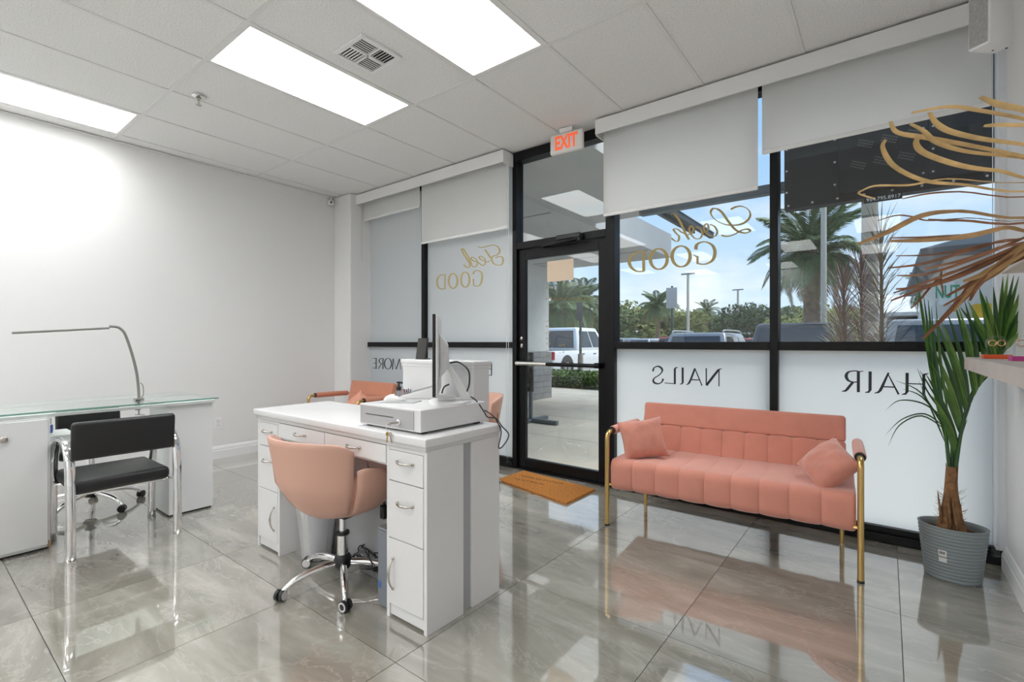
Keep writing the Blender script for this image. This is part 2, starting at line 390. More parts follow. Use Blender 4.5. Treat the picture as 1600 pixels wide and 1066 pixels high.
w2 = window(2, -4.07, -2.83, [(.088, 1.148, FILM), (1.206, 2.925, FILM)])
w3 = window(3, -2.78, -1.85, [(2.15, 2.925, None)])
w4 = window(4, -1.77, -.625, [(.088, 1.148, FILM_LIT), (1.206, 2.925, None)])
w5 = window(5, -.575, .5, [(.088, 1.148, FILM_LIT), (1.206, 2.925, None)])
YL = YG-.005
# MORE / E  (read from outside, so mirrored in here)
lettering(w1, [('s', 5, [(487, 478), (487, 575)]), ('s', 9, [(500, 478), (468, 575)]), ('s', 4, [(466, 575), (442, 478)]), ('s', 9, [(440, 478), (434, 578)]), ('s', 5, [(500, 478), (511, 577)])][1:] +
          [('n', (4, 10), ell(392, 524, 32, 50)), ('s', 9, [(346, 474), (346, 573)]), ('n', (4, 9), [(346, 476), (322, 478), (310, 498), (322, 520), (346, 524)]), ('s', 7, [(332, 524), (302, 572)]),
           ('s', 9, [(283, 472), (283, 570)]), ('s', 5, [(283, 474), (250, 474)]), ('s', 5, [(283, 518), (258, 518)]), ('s', 5, [(283, 568), (250, 562)])], 540, 480, 5.923, YL, INK)
lettering(w2, [('s', 10, [(1350, 516), (1350, 635)]), ('s', 6, [(1352, 518), (1255, 514)]), ('s', 6, [(1350, 574), (1270, 574)]), ('s', 6, [(1352, 632), (1255, 632)])], 540, 480, 5.923, YL, INK)
NAILS = [('s', 20, [(1410, 215), (1410, 500)]), ('s', [8, 16, 40, 44, 44], [(1462, 186), (1432, 190), (1395, 215), (1300, 335), (1185, 485)]), ('s', 22, [(1182, 178), (1184, 480)]),
         ('s', 20, [(978, 178), (1108, 490)]), ('s', [34, 36, 36, 22, 6], [(980, 185), (905, 385), (880, 435), (855, 462), (820, 474)]), ('s', 18, [(920, 383), (1062, 388)]),
         ('s', [36, 36, 26, 6], [(762, 165), (762, 435), (745, 456), (708, 464)]), ('s', [36, 36, 24, 6], [(622, 462), (622, 190), (640, 170), (678, 162)]), ('s', 14, [(622, 455), (440, 442)]),
         ('n', (18, 36, -.5), [(232, 235), (245, 180), (290, 148), (345, 150), (392, 190), (392, 240), (340, 300), (270, 345), (238, 385), (250, 430), (310, 455), (370, 440), (404, 400), (408, 365)])]
lettering(w4, NAILS, 1000, 560, 11.43, YL, INK)
HAIR = [('s', 48, [(1434, 250), (1434, 585)]), ('s', [40, 24, 8], [(1434, 262), (1460, 248), (1512, 238)]), ('s', 17, [(1190, 396), (1420, 404)]), ('s', [50, 50, 34, 8], [(1174, 228), (1172, 520), (1150, 555), (1088, 566)]),
        ('s', [14, 24, 30], [(868, 232), (960, 410), (1042, 565)]), ('s', [30, 46, 46, 34, 8], [(884, 225), (785, 440), (755, 500), (725, 530), (660, 546)]), ('s', 19, [(800, 445), (985, 452)]),
        ('s', [50, 50, 34, 8], [(596, 206), (594, 495), (572, 526), (515, 536)]), ('s', 48, [(412, 205), (412, 530)]), ('s', [14, 10], [(412, 208), (490, 202)]),
        ('n', (16, 52), [(412, 202), (330, 198), (255, 218), (222, 275), (250, 340), (320, 372), (412, 366)]), ('s', [40, 44, 34, 8], [(330, 368), (240, 480), (215, 505), (152, 520)])]
lettering(w5, HAIR, 1300, 560, 10, YL, INK)
LOOK = [('n', (10, 26, .5), [(1250, 125), (1310, 97), (1380, 92), (1445, 125), (1472, 185), (1440, 250), (1360, 295), (1250, 305), (1150, 285), (1060, 230), (1022, 165), (1045, 118), (1095, 120)]),
        ('n', (14, 30, -.3), [(1095, 120), (1150, 160), (1220, 260), (1290, 345), (1345, 380), (1420, 394), (1468, 372), (1440, 350), (1375, 362), (1290, 410), (1210, 432), (1140, 418)]),
        ('n', (10, 24), [(1010, 295), (1065, 320), (1095, 380), (1070, 430), (1010, 425), (955, 375), (945, 320), (975, 288), (995, 320), (985, 370), (930, 392)]),
        ('n', (10, 24), [(850, 320), (905, 350), (925, 405), (900, 455), (845, 455), (800, 410), (778, 350), (800, 312), (826, 345), (810, 390), (760, 415)]),
        ('n', (12, 30), [(570, 175), (610, 180), (670, 260), (730, 390), (775, 470)]), ('n', (10, 26), [(745, 410), (690, 385), (640, 350), (600, 355), (630, 400), (660, 430), (655, 480), (620, 488), (575, 452)])]
GOODL = [('n', (14, 40), [(852, 582), (862, 530), (910, 500), (975, 498), (1045, 540), (1070, 620), (1040, 705), (960, 748), (880, 742)]), ('s', 26, [(870, 655), (872, 748)]), ('s', [10, 22], [(822, 640), (872, 668)]),
         ('n', (16, 40), ell(685, 660, 102, 118)), ('n', (16, 40), ell(432, 690, 96, 116)), ('s', 34, [(260, 600), (260, 828)]), ('n', (14, 40), [(272, 602), (190, 612), (125, 650), (95, 710), (115, 780), (180, 828), (262, 828)])]
lettering(w4, LOOK+GOODL, 970, 310, 7.273, YL, GOLDV, label='gold lettering')
FEEL = [('n', (26, 60), [(630, 215), (760, 235), (900, 205), (1050, 165), (1200, 180), (1300, 270), (1310, 380), (1230, 470), (1130, 500), (1060, 560), (1090, 690), (1180, 770), (1290, 790), (1385, 760), (1420, 640), (1390, 540), (1300, 520), (1180, 560)]),
        ('n', (30, 64), [(850, 300), (930, 410), (1010, 530), (1060, 600)]),
        ('n', (26, 48), [(1000, 650), (930, 690), (850, 665), (750, 620), (680, 560), (690, 515), (750, 520), (830, 580), (870, 680), (840, 770), (780, 800), (700, 745)]),
        ('n', (26, 48), [(700, 745), (640, 700), (570, 680), (480, 650), (425, 590), (440, 545), (500, 550), (580, 620), (620, 720), (590, 810), (520, 845), (430, 795)]),
        ('n', (26, 60), [(430, 795), (400, 680), (300, 470), (190, 300), (130, 290), (180, 420), (290, 600), (380, 740), (370, 840), (290, 860), (190, 770)])]
GOODF = [('n', (16, 36), [(820, 690), (850, 640), (910, 625), (975, 670), (985, 780), (950, 890), (890, 915), (835, 900)]), ('s', 28, [(825, 780), (830, 905)]),
         ('n', (18, 36), ell(675, 795, 78, 140)), ('n', (18, 36), ell(450, 820, 80, 138)), ('s', 28, [(300, 695), (298, 970)]), ('n', (18, 36), [(310, 700), (230, 710), (170, 760), (155, 850), (180, 940), (240, 968), (300, 968)])]
lettering(w2, FEEL, 715, 375, 20, YL, mat('gold_vinyl_pale', (.52, .42, .20), .5, .1), label='gold lettering')
lettering(w2, GOODF, 670, 370, 11.85, YL, mat('gold_vinyl_pale', (.52, .42, .20), .5, .1), label='gold lettering')

# door -------------------------------------------------------------------
dr = sempty('door_1', (-2.31, 3.71, 0))
f = MB().box(-2.775, -2.70, 3.69, 3.735, .014, 2.08, .003).box(-1.93, -1.855, 3.69, 3.735, .014, 2.08, .003).box(-2.70, -1.93, 3.69, 3.735, 1.985, 2.08, .003).box(-2.70, -1.93, 3.69, 3.735, .014, .105, .003)
f.build('door_frame', BLK, dr, world=True)
MB().box(-2.70, -1.93, 3.708, 3.714, .105, 1.985).build('glass_pane', GLASS, dr, world=True)
pb = MB().tube([(-2.72, 3.61, 1.005), (-1.9, 3.61, 1.005)], .017, 12).box(-2.745, -2.70, 3.60, 3.69, .985, 1.03, .004).box(-1.925, -1.88, 3.60, 3.69, .985, 1.03, .004)
pb.build('push_bar', BLK, dr, world=True, smooth=True)
MB().tube([(-2.74, 3.602, 1.007), (-2.40, 3.602, 1.007)], .0185, 12).build('push_bar_grip', mat('bright_metal', (.75, .74, .70), .22, .9), dr, world=True, smooth=True)
MB().lathe([(.017, 0), (.017, .012), (.012, .016)], (-2.738, 3.69, 1.24), 16, M=Matrix.Rotation(PI/2, 4, 'X')).box(-2.752, -2.724, 3.682, 3.69, 1.15, 1.19, .003).build('lock', NICKEL, dr, world=True, smooth=True)
MB().box(-2.30, -2.06, 3.60, 3.662, 2.10, 2.145, .008).tube([(-2.1, 3.63, 2.10), (-2.25, 3.60, 2.085), (-2.5, 3.67, 2.08)], .010, 8).lathe([(.022, 0), (.022, .05)], (-2.08, 3.63, 2.075), 14).build('door_closer', BPLAS, dr, world=True)
# illegible rows of small gold print on the door glass
gm = MB()
def scribble(u0, u1, v, h, y, mapper=None):
    u = u0
    while u < u1:
        wl = random.uniform(2.2, 3.6)
        pts = [(u, v-h*random.random()), (u+wl*.3, v), (u+wl*.6, v-h*random.random()), (u+wl*.8, v-h*.2)]
        ribbon(gm, pts, [.8]*4, lambda a, b: tuple(at(a, b, 'y', y))); u += wl+random.choice((.7, .7, 2.2))
scribble(853, 868, 451, 4, 3.706); scribble(852, 928, 469, 6, 3.706)
for k, v in enumerate((503, 512, 521, 530, 539, 548, 557)): scribble(853, 861, v, 4, 3.706)
for k, v in enumerate((541, 552)): scribble(874, 881, v, 4, 3.706)
gm.build('gold_print', GOLDV, dr, world=True)
nt_ = MB(); p0, p1 = at(855, 441, 'y', 3.703), at(896, 404, 'y', 3.703)
nt_.box(p0.x, p1.x, 3.7025, 3.7045, p0.z, p1.z)
tag(nt_.build('paper_notice', mat('cream_paper', (.72, .58, .44), .8)), 'blank cream paper notice taped to the upper glass of the black door', 'notice')
for q in (D.objects['paper_notice'],): pass

# blinds -----------------------------------------------------------------
for nm, a, b_ in (('left', -5.12, -2.815), ('right', -1.86, .46)):
    t = thing('blind_cassette', {'left': 'long white blind cassette above the two grey windows left of the door', 'right': 'long white blind cassette above the clear windows right of the door'}[nm], 'blind cassette', ((a+b_)/2, 3.57, 2.9))
    MB().poly([(3.5, 2.885), (3.5, CEIL-.012), (3.655, CEIL-.012), (3.655, 2.99), (3.512, 2.99), (3.512, 2.885)], (a, b_), 'x').build('fascia', FASC, t, world=True)
    [MB().box(q0, q0+.008, 3.512, 3.655, 2.875, 2.99).build('end_bracket', FASC, t, world=True) for q0 in (a, b_-.008)]
BL = [(-5.10, -4.075, 2.725, 'short white roller shade on the leftmost grey window', True), (-4.045, -2.83, 2.31, 'white roller shade pulled lower, on the grey window beside the door', False),
      (-1.835, -.685, 2.26, 'white roller shade pulled down just right of the door', False), (-.66, .445, 2.49, 'wide white roller shade in front of the black outdoor sign', True)]
for k, (a, b_, zb, lab, ch) in enumerate(BL):
    t = thing('roller_shade', lab, 'roller shade', ((a+b_)/2, 3.6, 2.9), group='roller shades on the storefront')
    MB().box(a, b_, 3.598, 3.600, zb, 2.93).build('fabric', FAB, t, world=True)
    MB().tube([(a-.005, 3.59, 2.955), (b_+.005, 3.59, 2.955)], .03, 16).build('roller', FAB, t, world=True, smooth=True)
    MB().box(a, b_, 3.592, 3.606, zb-.028, zb, .005).build('hem_bar', FASC, t, world=True)
    if k in (0, 1, 3):
        xx = {0: a-.005, 1: b_+.008, 3: b_+.012}[k]; zl = {0: 2.2, 1: .12, 3: .12}[k]; y_ = 3.575
        MB().tube([(xx-.012, y_, 2.93), (xx-.012, y_, zl+.015), (xx, y_, zl), (xx+.012, y_, zl+.015), (xx+.012, y_, 2.93)], .0022, 6).build('bead_chain', mat('chain_clear', (.75, .77, .78), .2), t, world=True)
        if zl < 1: MB().box(xx-.016, xx+.016, y_-.008, y_+.012, zl-.05, zl+.02, .006).build('chain_tensioner', CLEAR, t, world=True)

# exit sign, vent, sprinkler, camera, outlet, corner box -----------------------
def text_mesh(s, size, m, parent, M, ext=.0008, name='lettering', squash=1.0, bold=0):
    cu = D.curves.new('t', 'FONT'); cu.body = s; cu.size = size; cu.align_x = 'CENTER'; cu.align_y = 'CENTER'; cu.extrude = ext; cu.offset = bold; cu.resolution_u = 3
    o = D.objects.new('t', cu); C.objects.link(o); dg = bpy.context.evaluated_depsgraph_get(); dg.update()
    me = D.meshes.new_from_object(o.evaluated_get(dg)); D.objects.remove(o); D.curves.remove(cu)
    me.transform(Matrix.Diagonal((squash, 1, 1, 1))); me.transform(M); me.materials.clear(); me.materials.append(m); me.name = name
    q = D.objects.new(name, me); C.objects.link(q); q.parent = parent; return q
ex = thing('exit_sign', 'white exit sign with glowing orange red letters, hung above the door', 'exit sign', (-2.125, 3.5, 2.885), rz=math.radians(4))
MB().box(-.155, .155, -.02, .02, -.085, .085, .018, 3).build('housing', mat('exit_white', (.82, .80, .76), .4), ex, smooth=True)
MB().box(-.06, .06, -.02, .02, .085, .123, .004).build('mount', BPLAS if 0 else WHITE2, ex)
text_mesh('EXIT', .155, mat('exit_red', (.75, .10, .04), .5, emit=(1, .16, .06), estr=.42), ex, Matrix.Translation((0, -.0205, -.002)) @ Matrix.Rotation(PI/2, 4, 'X'), squash=.66, bold=.006)
vx = thing('ceiling_vent', 'square white ceiling vent with four louvred quadrants', 'vent', (-2.575, 1.845, CEIL))
MB().box(-.15, .15, -.15, -.125, -.012, .003, .003).box(-.15, .15, .125, .15, -.012, .003, .003).box(-.15, -.125, -.125, .125, -.012, .003).box(.125, .15, -.125, .125, -.012, .003).box(-.008, .008, -.125, .125, -.01, .003).box(-.125, .125, -.008, .008, -.01, .003).build('frame', WHITE2, vx)
MB().box(-.125, .125, -.125, .125, .001, .0035).build('duct_backing', mat('vent_dark', (.03, .03, .03), .9), vx)
for qx, qy, o_ in ((-1, -1, 0), (1, 1, 0), (-1, 1, 1), (1, -1, 1)):
    for k in range(6):
        p = -.05+.02*k
        s_ = MB().box(-.054, .054, -.0035, .0035, -.009, -.0065)
        e = s_.build('louvre', WHITE2, vx); e.location = (qx*.0665+(0 if not o_ else p*qx*1), qy*.0665+(p if not o_ else 0), 0); e.rotation_euler = (math.radians(35)*qy if not o_ else 0, 0, 0 if not o_ else PI/2)
        if o_: e.rotation_euler = (0, math.radians(35)*qx, 0); e.rotation_euler = Matrix.Rotation(PI/2, 3, 'Z').to_euler()
sk = thing('sprinkler', 'chrome fire sprinkler head on the ceiling tiles', 'sprinkler', (-3.985, 1.395, CEIL))
MB().lathe([(.045, -.002), (.045, -.006), (.036, -.012), (.02, -.014), (.018, -.004)], seg=24).build('escutcheon', CHROME, sk, smooth=True)
MB().lathe([(.013, -.005), (.013, -.03), (.008, -.034)], seg=14).tube([(.012, 0, -.03), (.014, 0, -.045), (.004, 0, -.06)], .003, 6).tube([(-.012, 0, -.03), (-.014, 0, -.045), (-.004, 0, -.06)], .003, 6).build('nozzle', NICKEL, sk, smooth=True)
MB().lathe([(.005, -.058), (.005, -.066), (.02, -.067), (.02, -.069), (.004, -.071)], seg=16).build('deflector', NICKEL, sk, smooth=True)
sc_ = thing('security_camera', 'small white security camera high in the left corner', 'security camera', (-5.44, 3.36, 2.93))
MB().box(-.03, .035, -.03, .03, -.03, .03, .014, 3).build('body', WHITE2, sc_, smooth=True)
MB().lathe([(.016, 0), (.016, .008), (.008, .01)], (.03, -.02, 0), 16, M=Matrix.Rotation(PI/2, 4, 'Y') @ Matrix.Rotation(-.6, 4, 'X')).build('lens', BPLAS, sc_)
MB().lathe([(.012, .02), (.012, .075)], (0, 0, 0), 10).build('bracket', WHITE2, sc_)
ol = thing('wall_outlet', 'white double wall outlet left of the baseboard by the nail table', 'outlet', (XL, 2.095, .365))
MB().box(0, .006, -.035, .035, -.057, .057, .003).build('cover_plate', WHITE2, ol)
for z in (-.02, .02):
    MB().box(.005, .0085, -.016, .016, z-.014, z+.014, .004).build('socket', mat('socket_white', (.75, .75, .74), .4), ol)
bx = thing('corner_speaker_box', 'white wall box with a grey textured side in the upper right corner', 'wall box', (.368, 2.985, 2.75))
BX = [Vector(p) for p in ((.289, 2.967), (.354, 2.921), (.442, 3.003), (.387, 3.055))]
part('body', MB().poly([tuple(p) for p in BX], (2.5, 3.0), 'z', .008), WHITE2, bx, smooth=True)
nn_ = Vector((BX[1].y-BX[0].y, -(BX[1].x-BX[0].x))).normalized()*.002
part('grille_side', MB().poly([tuple(BX[0].lerp(BX[1], .08)), tuple(BX[0].lerp(BX[1], .92)), tuple(BX[0].lerp(BX[1], .92)+nn_), tuple(BX[0].lerp(BX[1], .08)+nn_)], (2.512, 3.0), 'z'), mat('grey_grille', (.42, .42, .41), .8, bump=.5, bscale=300, var=.15, vscale=90), bx)
for p in (BX[3].lerp(BX[1], .35), BX[3].lerp(BX[2], .6)): part('screw', MB().lathe([(.004, -.0015), (.004, .002)], (p.x, p.y, 2.5), 10), BPLAS, bx)
part('bracket', MB().box(.40, .5, 2.985, 3.02, 2.74, 2.78), BPLAS, bx)

# ------------------------------------------------------------------ reception desk
dk = thing('reception_desk', 'white reception desk with drawers and silver bow handles', 'desk', (-2.2, 1.58, 0))
part('desktop', MB().box(-2.97, -1.468, 1.327, 1.816, .772, .808, .006, 3), WHITE, dk, smooth=True)
part('top_moulding', MB().box(-2.958, -1.476, 1.336, 1.813, .752, .773, .004), mat('grey_edge', (.62, .62, .62), .35), dk)
def carcass(x0, x1): return MB().box(x0+.002, x1-.002, 1.36, 1.562, .012, .751).box(x0, x0+.018, 1.345, 1.56, 0, .752).box(x1-.018, x1, 1.345, 1.56, 0, .752).box(x0+.01, x1-.01, 1.352, 1.365, .012, .055).box(x0+.01, x1-.01, 1.347, 1.365, .735, .7515)
part('pedestal', carcass(-2.948, -2.69), WHITE, dk)
part('pedestal', carcass(-1.738, -1.48), WHITE, dk)
part('apron', MB().box(-2.69, -1.738, 1.36, 1.6, .655, .752), WHITE, dk)
part('counter_body', MB().box(-2.948, -1.48, 1.618, 1.812, 0, .752, .002), WHITE, dk)
part('recess_strip', MB().box(-2.94, -1.492, 1.562, 1.62, 0, .752), mat('grey_strip', (.40, .41, .42), .4), dk)
part('ledge', MB().box(-2.69, -1.738, 1.598, 1.62, 0, .22), WHITE, dk)
part('cable_hole', MB().lathe([(.006, -.001), (.006, .001)], (-1.95, 1.6165, .33), 10, M=Matrix.Rotation(PI/2, 4, 'X')), BPLAS, dk)
def handle(parent, x, z, ln, vert=False, y=1.338):
    pts = []
    for i in range(13):
        t = -1+2*i/12; q = ln/2*t; d = -.024*(1-t*t)**.8
        pts.append((x, y+d, z+q) if vert else (x+q, y+d, z))
    mb = MB().tube(pts, [.0035+.003*(1-abs(-1+2*i/12)) for i in range(13)], 8)
    for sgn in (-1, 1):
        mb.tube([(x, y+.002, z+sgn*ln/2) if vert else (x+sgn*ln/2, y+.002, z), (x, y-.004, z+sgn*ln/2) if vert else (x+sgn*ln/2, y-.004, z)], .006, 8)
    return mb.build('handle', NICKEL, parent, world=True, smooth='all')
def front(name, x0, x1, z0, z1, hx, hz, ln=.10, vert=False):
    d_ = part(name, MB().box(x0, x1, 1.342, 1.358, z0, z1, .0025), WHITE, dk); handle(d_, hx, hz, ln, vert)
for x0, x1, nm in ((-2.928, -2.71, 'l'), (-1.718, -1.50, 'r')):
    xm = (x0+x1)/2
    front('drawer', x0, x1, .602, .733, xm, .690); front('drawer', x0, x1, .352, .598, xm, .52 if nm == 'l' else .513)
    front('cabinet_door', x0, x1, .062, .348, x1-.03 if nm == 'l' else x0+.03, .20, .13, True)
front('drawer', -2.685, -2.234, .668, .748, -2.46, .712); front('drawer', -2.230, -1.742, .668, .748, -1.98, .712)
rs = thing('counter_riser', 'white raised counter box on the window side of the desk', 'counter box', (-1.9, 1.87, .55))
part('body', MB().box(-2.20, -1.652, 1.816, 1.936, .55, 1.08, .002), WHITE, rs)
part('cap', MB().box(-2.212, -1.640, 1.806, 1.946, 1.082, 1.105, .006, 3), WHITE, rs, smooth=True)
part('cap_moulding', MB().box(-2.206, -1.646, 1.811, 1.941, 1.066, 1.083, .003), WHITE, rs)
bd = thing('display_stand', 'black tablet stand standing on the raised counter box', 'tablet stand', (-2.09, 1.87, 1.105))
part('panel', MB().poly([(1.845, 1.108), (1.857, 1.108), (1.877, 1.225), (1.865, 1.225)], (-2.125, -2.05), 'x'), mat('dark_charcoal', (.03, .029, .027), .45), bd)
part('foot', MB().box(-2.12, -2.055, 1.84, 1.90, 1.105, 1.11, .002), BPLAS, bd)

cd = thing('cash_drawer', 'white cash drawer with a grey front, under the monitor', 'cash drawer', (-1.85, 1.55, .8))
CX0, CX1, CY0, CY1, CZ = -1.977, -1.55, 1.378, 1.79, .818
part('case', MB().box(CX0, CX1, CY0+.004, CY1, CZ, CZ+.095, .004), WHITE, cd)
part('front_frame', MB().box(CX0, CX1, CY0-.004, CY0+.006, CZ, CZ+.095, .003), WHITE, cd)
part('front_panel', MB().box(CX0+.006, CX1-.042, CY0-.007, CY0, CZ+.007, CZ+.088, .001), mat('cash_grey', (.46, .46, .47), .45), cd)
part('slot', MB().box(CX0+.05, CX0+.25, CY0-.0078, CY0-.006, CZ+.048, CZ+.0515), BPLAS, cd)
part('lock', MB().lathe([(.013, 0), (.013, .008), (.009, .010)], (-1.685, CY0-.007, CZ+.034), 16, M=Matrix.Rotation(PI/2, 4, 'X')), CHROME, cd, smooth=True)
for a in (CX0+.02, CX1-.05):
    for b_ in (CY0+.02, CY1-.05): part('foot', MB().box(a, a+.03, b_, b_+.03, .808, CZ+.002), BPLAS, cd)
KX, KZ = -1.685, CZ+.034
ky = thing('key_bunch', 'brass and steel keys hanging from the cash drawer lock', 'keys', (KX, 1.318, KZ))
part('ring', MB().tube(arc((KX-.004, 1.316, KZ-.02), .018, 0, 2*PI, 20), .0012, 6), CHROME, ky)
part('key', MB().box(KX-.006, KX+.008, 1.308, CY0-.012, KZ-.004, KZ+.004, .002), NICKEL, ky)
for dx, a, m in ((-.004, .12, mat('brass_key', (.45, .28, .08), .3, 1)), (.006, -.15, NICKEL)):
    kk = MB().lathe([(.009, -.001), (.009, .001)], (0, 0, -.008), 12, M=Matrix.Rotation(PI/2, 4, 'X')).box(-.0025, .0025, -.001, .001, -.045, -.012).box(.002, .005, -.001, .001, -.042, -.036).build('key', m, ky)
    kk.location = (dx, -.006+.003*(dx > 0), -.036); kk.rotation_euler = (0, a, .5)

# monitor seen almost edge on, its back towards the door
mo = thing('monitor', 'thin silver desktop monitor seen edge-on, on the cash drawer', 'monitor', (-1.70, 1.612, .913), rz=math.radians(-46.0))
# local: screen in the local x-z plane facing -y
MB().box(-.212, .212, -.013, .001, .048, .412, .003).build('screen', mat('screen_black', (.006, .006, .007), .15), mo)
MB().box(-.21, .21, 0, .012, .05, .41, .006, 3).build('back_shell', mat('white_shell', (.80, .80, .80), .3), mo, smooth=True)
MB().poly([(.012, .12), (.012, .33), (.05, .28), (.055, .17)], (-.09, .09), 'x', .006).build('back_bulge', mat('white_shell', (.8, .8, .8)), mo)
MB().poly([(.050, .22), (.056, .19), (.165, .012), (.115, .012), (.03, .20)], (-.025, .025), 'x', .004).build('stand_neck', mat('white_shell', (.8, .8, .8)), mo)
MB().lathe([(.125, 0), (.125, .008), (.118, .012)], (0, .055, 0), 32, sx=1, sy=.78).build('stand_base', mat('white_shell', (.8, .8, .8)), mo, smooth=True)
MB().box(-.06, .045, .0, .085, .012, .03, .004).build('stand_foot', mat('white_shell', (.8, .8, .8)), mo)
MB().tube(smoothpath([(.03, .06, .19), (.05, .10, .195), (.10, .145, .16), (.11, .15, .10), (.07, .14, .06)], 6), .004, 8).build('power_lead', BPLAS, mo, smooth=True)
MB().tube(smoothpath([(-.02, .055, .085), (-.03, .03, .07), (-.035, .02, .04)], 6), .004, 8).build('video_lead', BPLAS, mo, smooth=True)
pc = thing('loose_cable', 'thin black cord looping off the right end of the desk', 'cable', (-1.46, 1.76, .8))
part('wire', MB().tube(smoothpath([at(727, 618, 'y', 1.70), at(742, 624, 'y', 1.73), at(756, 643, 'y', 1.76), at(762, 652, 'x', -1.52), at(775, 654, 'x', -1.49), at(784, 666, 'x', -1.455), at(795, 680, 'x', -1.45), at(786, 697, 'x', -1.45), at(779, 699, 'x', -1.455), at(783, 675, 'x', -1.457), at(776, 657, 'x', -1.475), at(768, 648, 'x', -1.50), at(757, 641, 'y', 1.765)], 6), .003, 8), BPLAS, pc, smooth=True)
mp_ = thing('mouse_pad', 'thin grey mouse pad on the cash drawer', 'mouse pad', (-1.86, 1.525, .913))
MB().box(-.085, .085, -.055, .055, 0, .003, .001).build('pad', mat('pad_grey', (.42, .43, .44), .6), mp_); mp_.rotation_euler = (0, 0, .5)
ms = thing('mouse', 'white computer mouse on the grey pad', 'mouse', (-1.885, 1.505, .9165), rz=.75)
MB().grid([[(.055*math.cos(a)*math.cos(b_), .030*math.sin(a)*math.cos(b_), .028*math.sin(b_)*(1-.25*math.cos(a))) for a in [2*PI*k/24 for k in range(24)]] for b_ in [PI/2*j/7 for j in range(8)]], closed_u=True).build('shell', WHITE, ms, smooth='all')
MB().lathe([(.0535, 0), (.0535, .0035)], seg=24, sy=.55).build('base', GREYP, ms)
cr_ = thing('card_reader', 'white wedge card terminal with a grey screen beside the monitor', 'card terminal', (-1.905, 1.68, .913), rz=math.radians(35))
MB().poly([(-.09, .0), (.09, .0), (.09, .055), (.08, .06), (-.09, .014)], (-.045, .045), 'y', .004).build('body', WHITE, cr_)
o = MB().box(-.07, .07, -.038, .038, 0, .003, .001).build('screen', mat('screen_grey', (.16, .165, .17), .2), cr_); o.location = (-.003, 0, .0425); o.rotation_euler = (0, -math.radians(15.2), 0)
so = thing('soap_bottle', 'clear pump bottle with a black pump beside the counter box', 'pump bottle', (-2.15, 1.745, .808))
MB().lathe([(.028, 0), (.03, .004), (.03, .10), (.024, .118), (.012, .124), (.012, .13)], seg=24).build('bottle', CLEAR, so, smooth=True)
MB().lathe([(.0275, .003), (.0275, .07)], seg=24).build('liquid', mat('soap_milky', (.75, .77, .78), .3), so, smooth=True)
MB().lathe([(.014, .126), (.014, .146), (.006, .15), (.006, .164), (.012, .166), (.012, .174)], seg=16).box(-.004, .032, -.004, .004, .164, .173, .002).build('pump', BPLAS, so, smooth=True)
pn = thing('pen_cup', 'low black pen cup between pump bottle and card terminal', 'pen cup', (-2.07, 1.755, .808))
MB().lathe([(.03, 0), (.034, .105), (.031, .105), (.028, .004)], seg=20).build('cup', BPLAS, pn, smooth=True)
for k in range(5):
    a = random.uniform(-.25, .25); b_ = random.uniform(-.25, .25)
    p_ = thing('pen', ['dark pen with a blue tip', 'black pen', 'dark pen leaning left', 'red capped pen', 'dark pen at the back'][k]+' standing in the low black pen cup', 'pen', (-2.07+.012*math.cos(k*1.3), 1.755+.012*math.sin(k*1.3), .814), group='pens in the cup', rot=(a, b_, 0))
    MB().lathe([(.004, 0), (.004, .13), (.002, .135)], seg=8).build('barrel', [mat('pen_blue', (.03, .05, .16), .4), BPLAS, BPLAS, mat('pen_red', (.5, .06, .04), .4), BPLAS][k], p_)
    MB().box(.003, .0055, -.0015, .0015, .09, .132).build('clip', CHROME, p_)
# things in the knee space
tw = thing('computer_tower', 'slim grey computer tower on the floor inside the desk', 'computer', (-1.79, 1.48, 0))
part('case', MB().box(-1.835, -1.75, 1.37, 1.585, .008, .36, .004), mat('tower_grey', (.33, .35, .37), .4, .3), tw)
part('front_panel', MB().box(-1.83, -1.755, 1.366, 1.372, .015, .352, .002), mat('tower_front', (.20, .22, .25), .4), tw)
part('sticker', MB().box(-1.825, -1.805, 1.3645, 1.367, .09, .12), mat('sticker_blue', (.06, .16, .42), .4), tw)
bn = thing('trash_bin', 'translucent white plastic trash bin under the desk', 'trash bin', (-2.53, 1.475, 0))
MB().lathe([(.085, .004), (.118, .30), (.122, .302), (.122, .294), (.115, .29), (.083, .008)], seg=28, sy=.9).build('bin', BIN, bn, smooth=True)
MB().lathe([(.05, .02), (.08, .10), (.06, .17), (.02, .19)], seg=9, sy=.8).build('rubbish_bag', mat('bag_grey', (.35, .36, .38), .5, bump=.8, bscale=20), bn)
ps = thing('power_strip', 'tangle of black cables with a power strip under the desk', 'power strip', (-2.05, 1.54, 0))
part('strip', MB().box(-2.19, -1.90, 1.515, 1.56, 0, .035, .005), mat('strip_grey', (.2, .2, .2), .4), ps)
for k in range(6):
    r = random.Random(k); p0 = (-2.17+.05*k, 1.54, .035)
    part('plug', MB().box(p0[0]-.012, p0[0]+.012, 1.525, 1.552, .035, .06, .004), BPLAS, ps)
    pts = [(p0[0], 1.54, .06)]+[(p0[0]+r.uniform(-.12, .12), 1.50+r.uniform(-.06, .06), .03+r.random()*.12) for _ in range(4)]+[(-2.25+.09*k, 1.59, .14+.02*k)]
    part('cable', MB().tube(smoothpath(pts, 5), .0035, 6), BPLAS, ps, smooth=True)
hp = thing('hanging_plug', 'black cable with a plug hanging under the desk drawers', 'cable', (-2.12, 1.56, .4))
part('cable', MB().tube(smoothpath([(-2.20, 1.57, .65), (-2.16, 1.56, .50), (-2.07, 1.55, .455), (-2.03, 1.55, .42), (-2.03, 1.55, .36)], 6), .0035, 6), BPLAS, hp, smooth=True)
part('plug', MB().box(-2.048, -2.014, 1.538, 1.562, .30, .37, .006), BPLAS, hp)

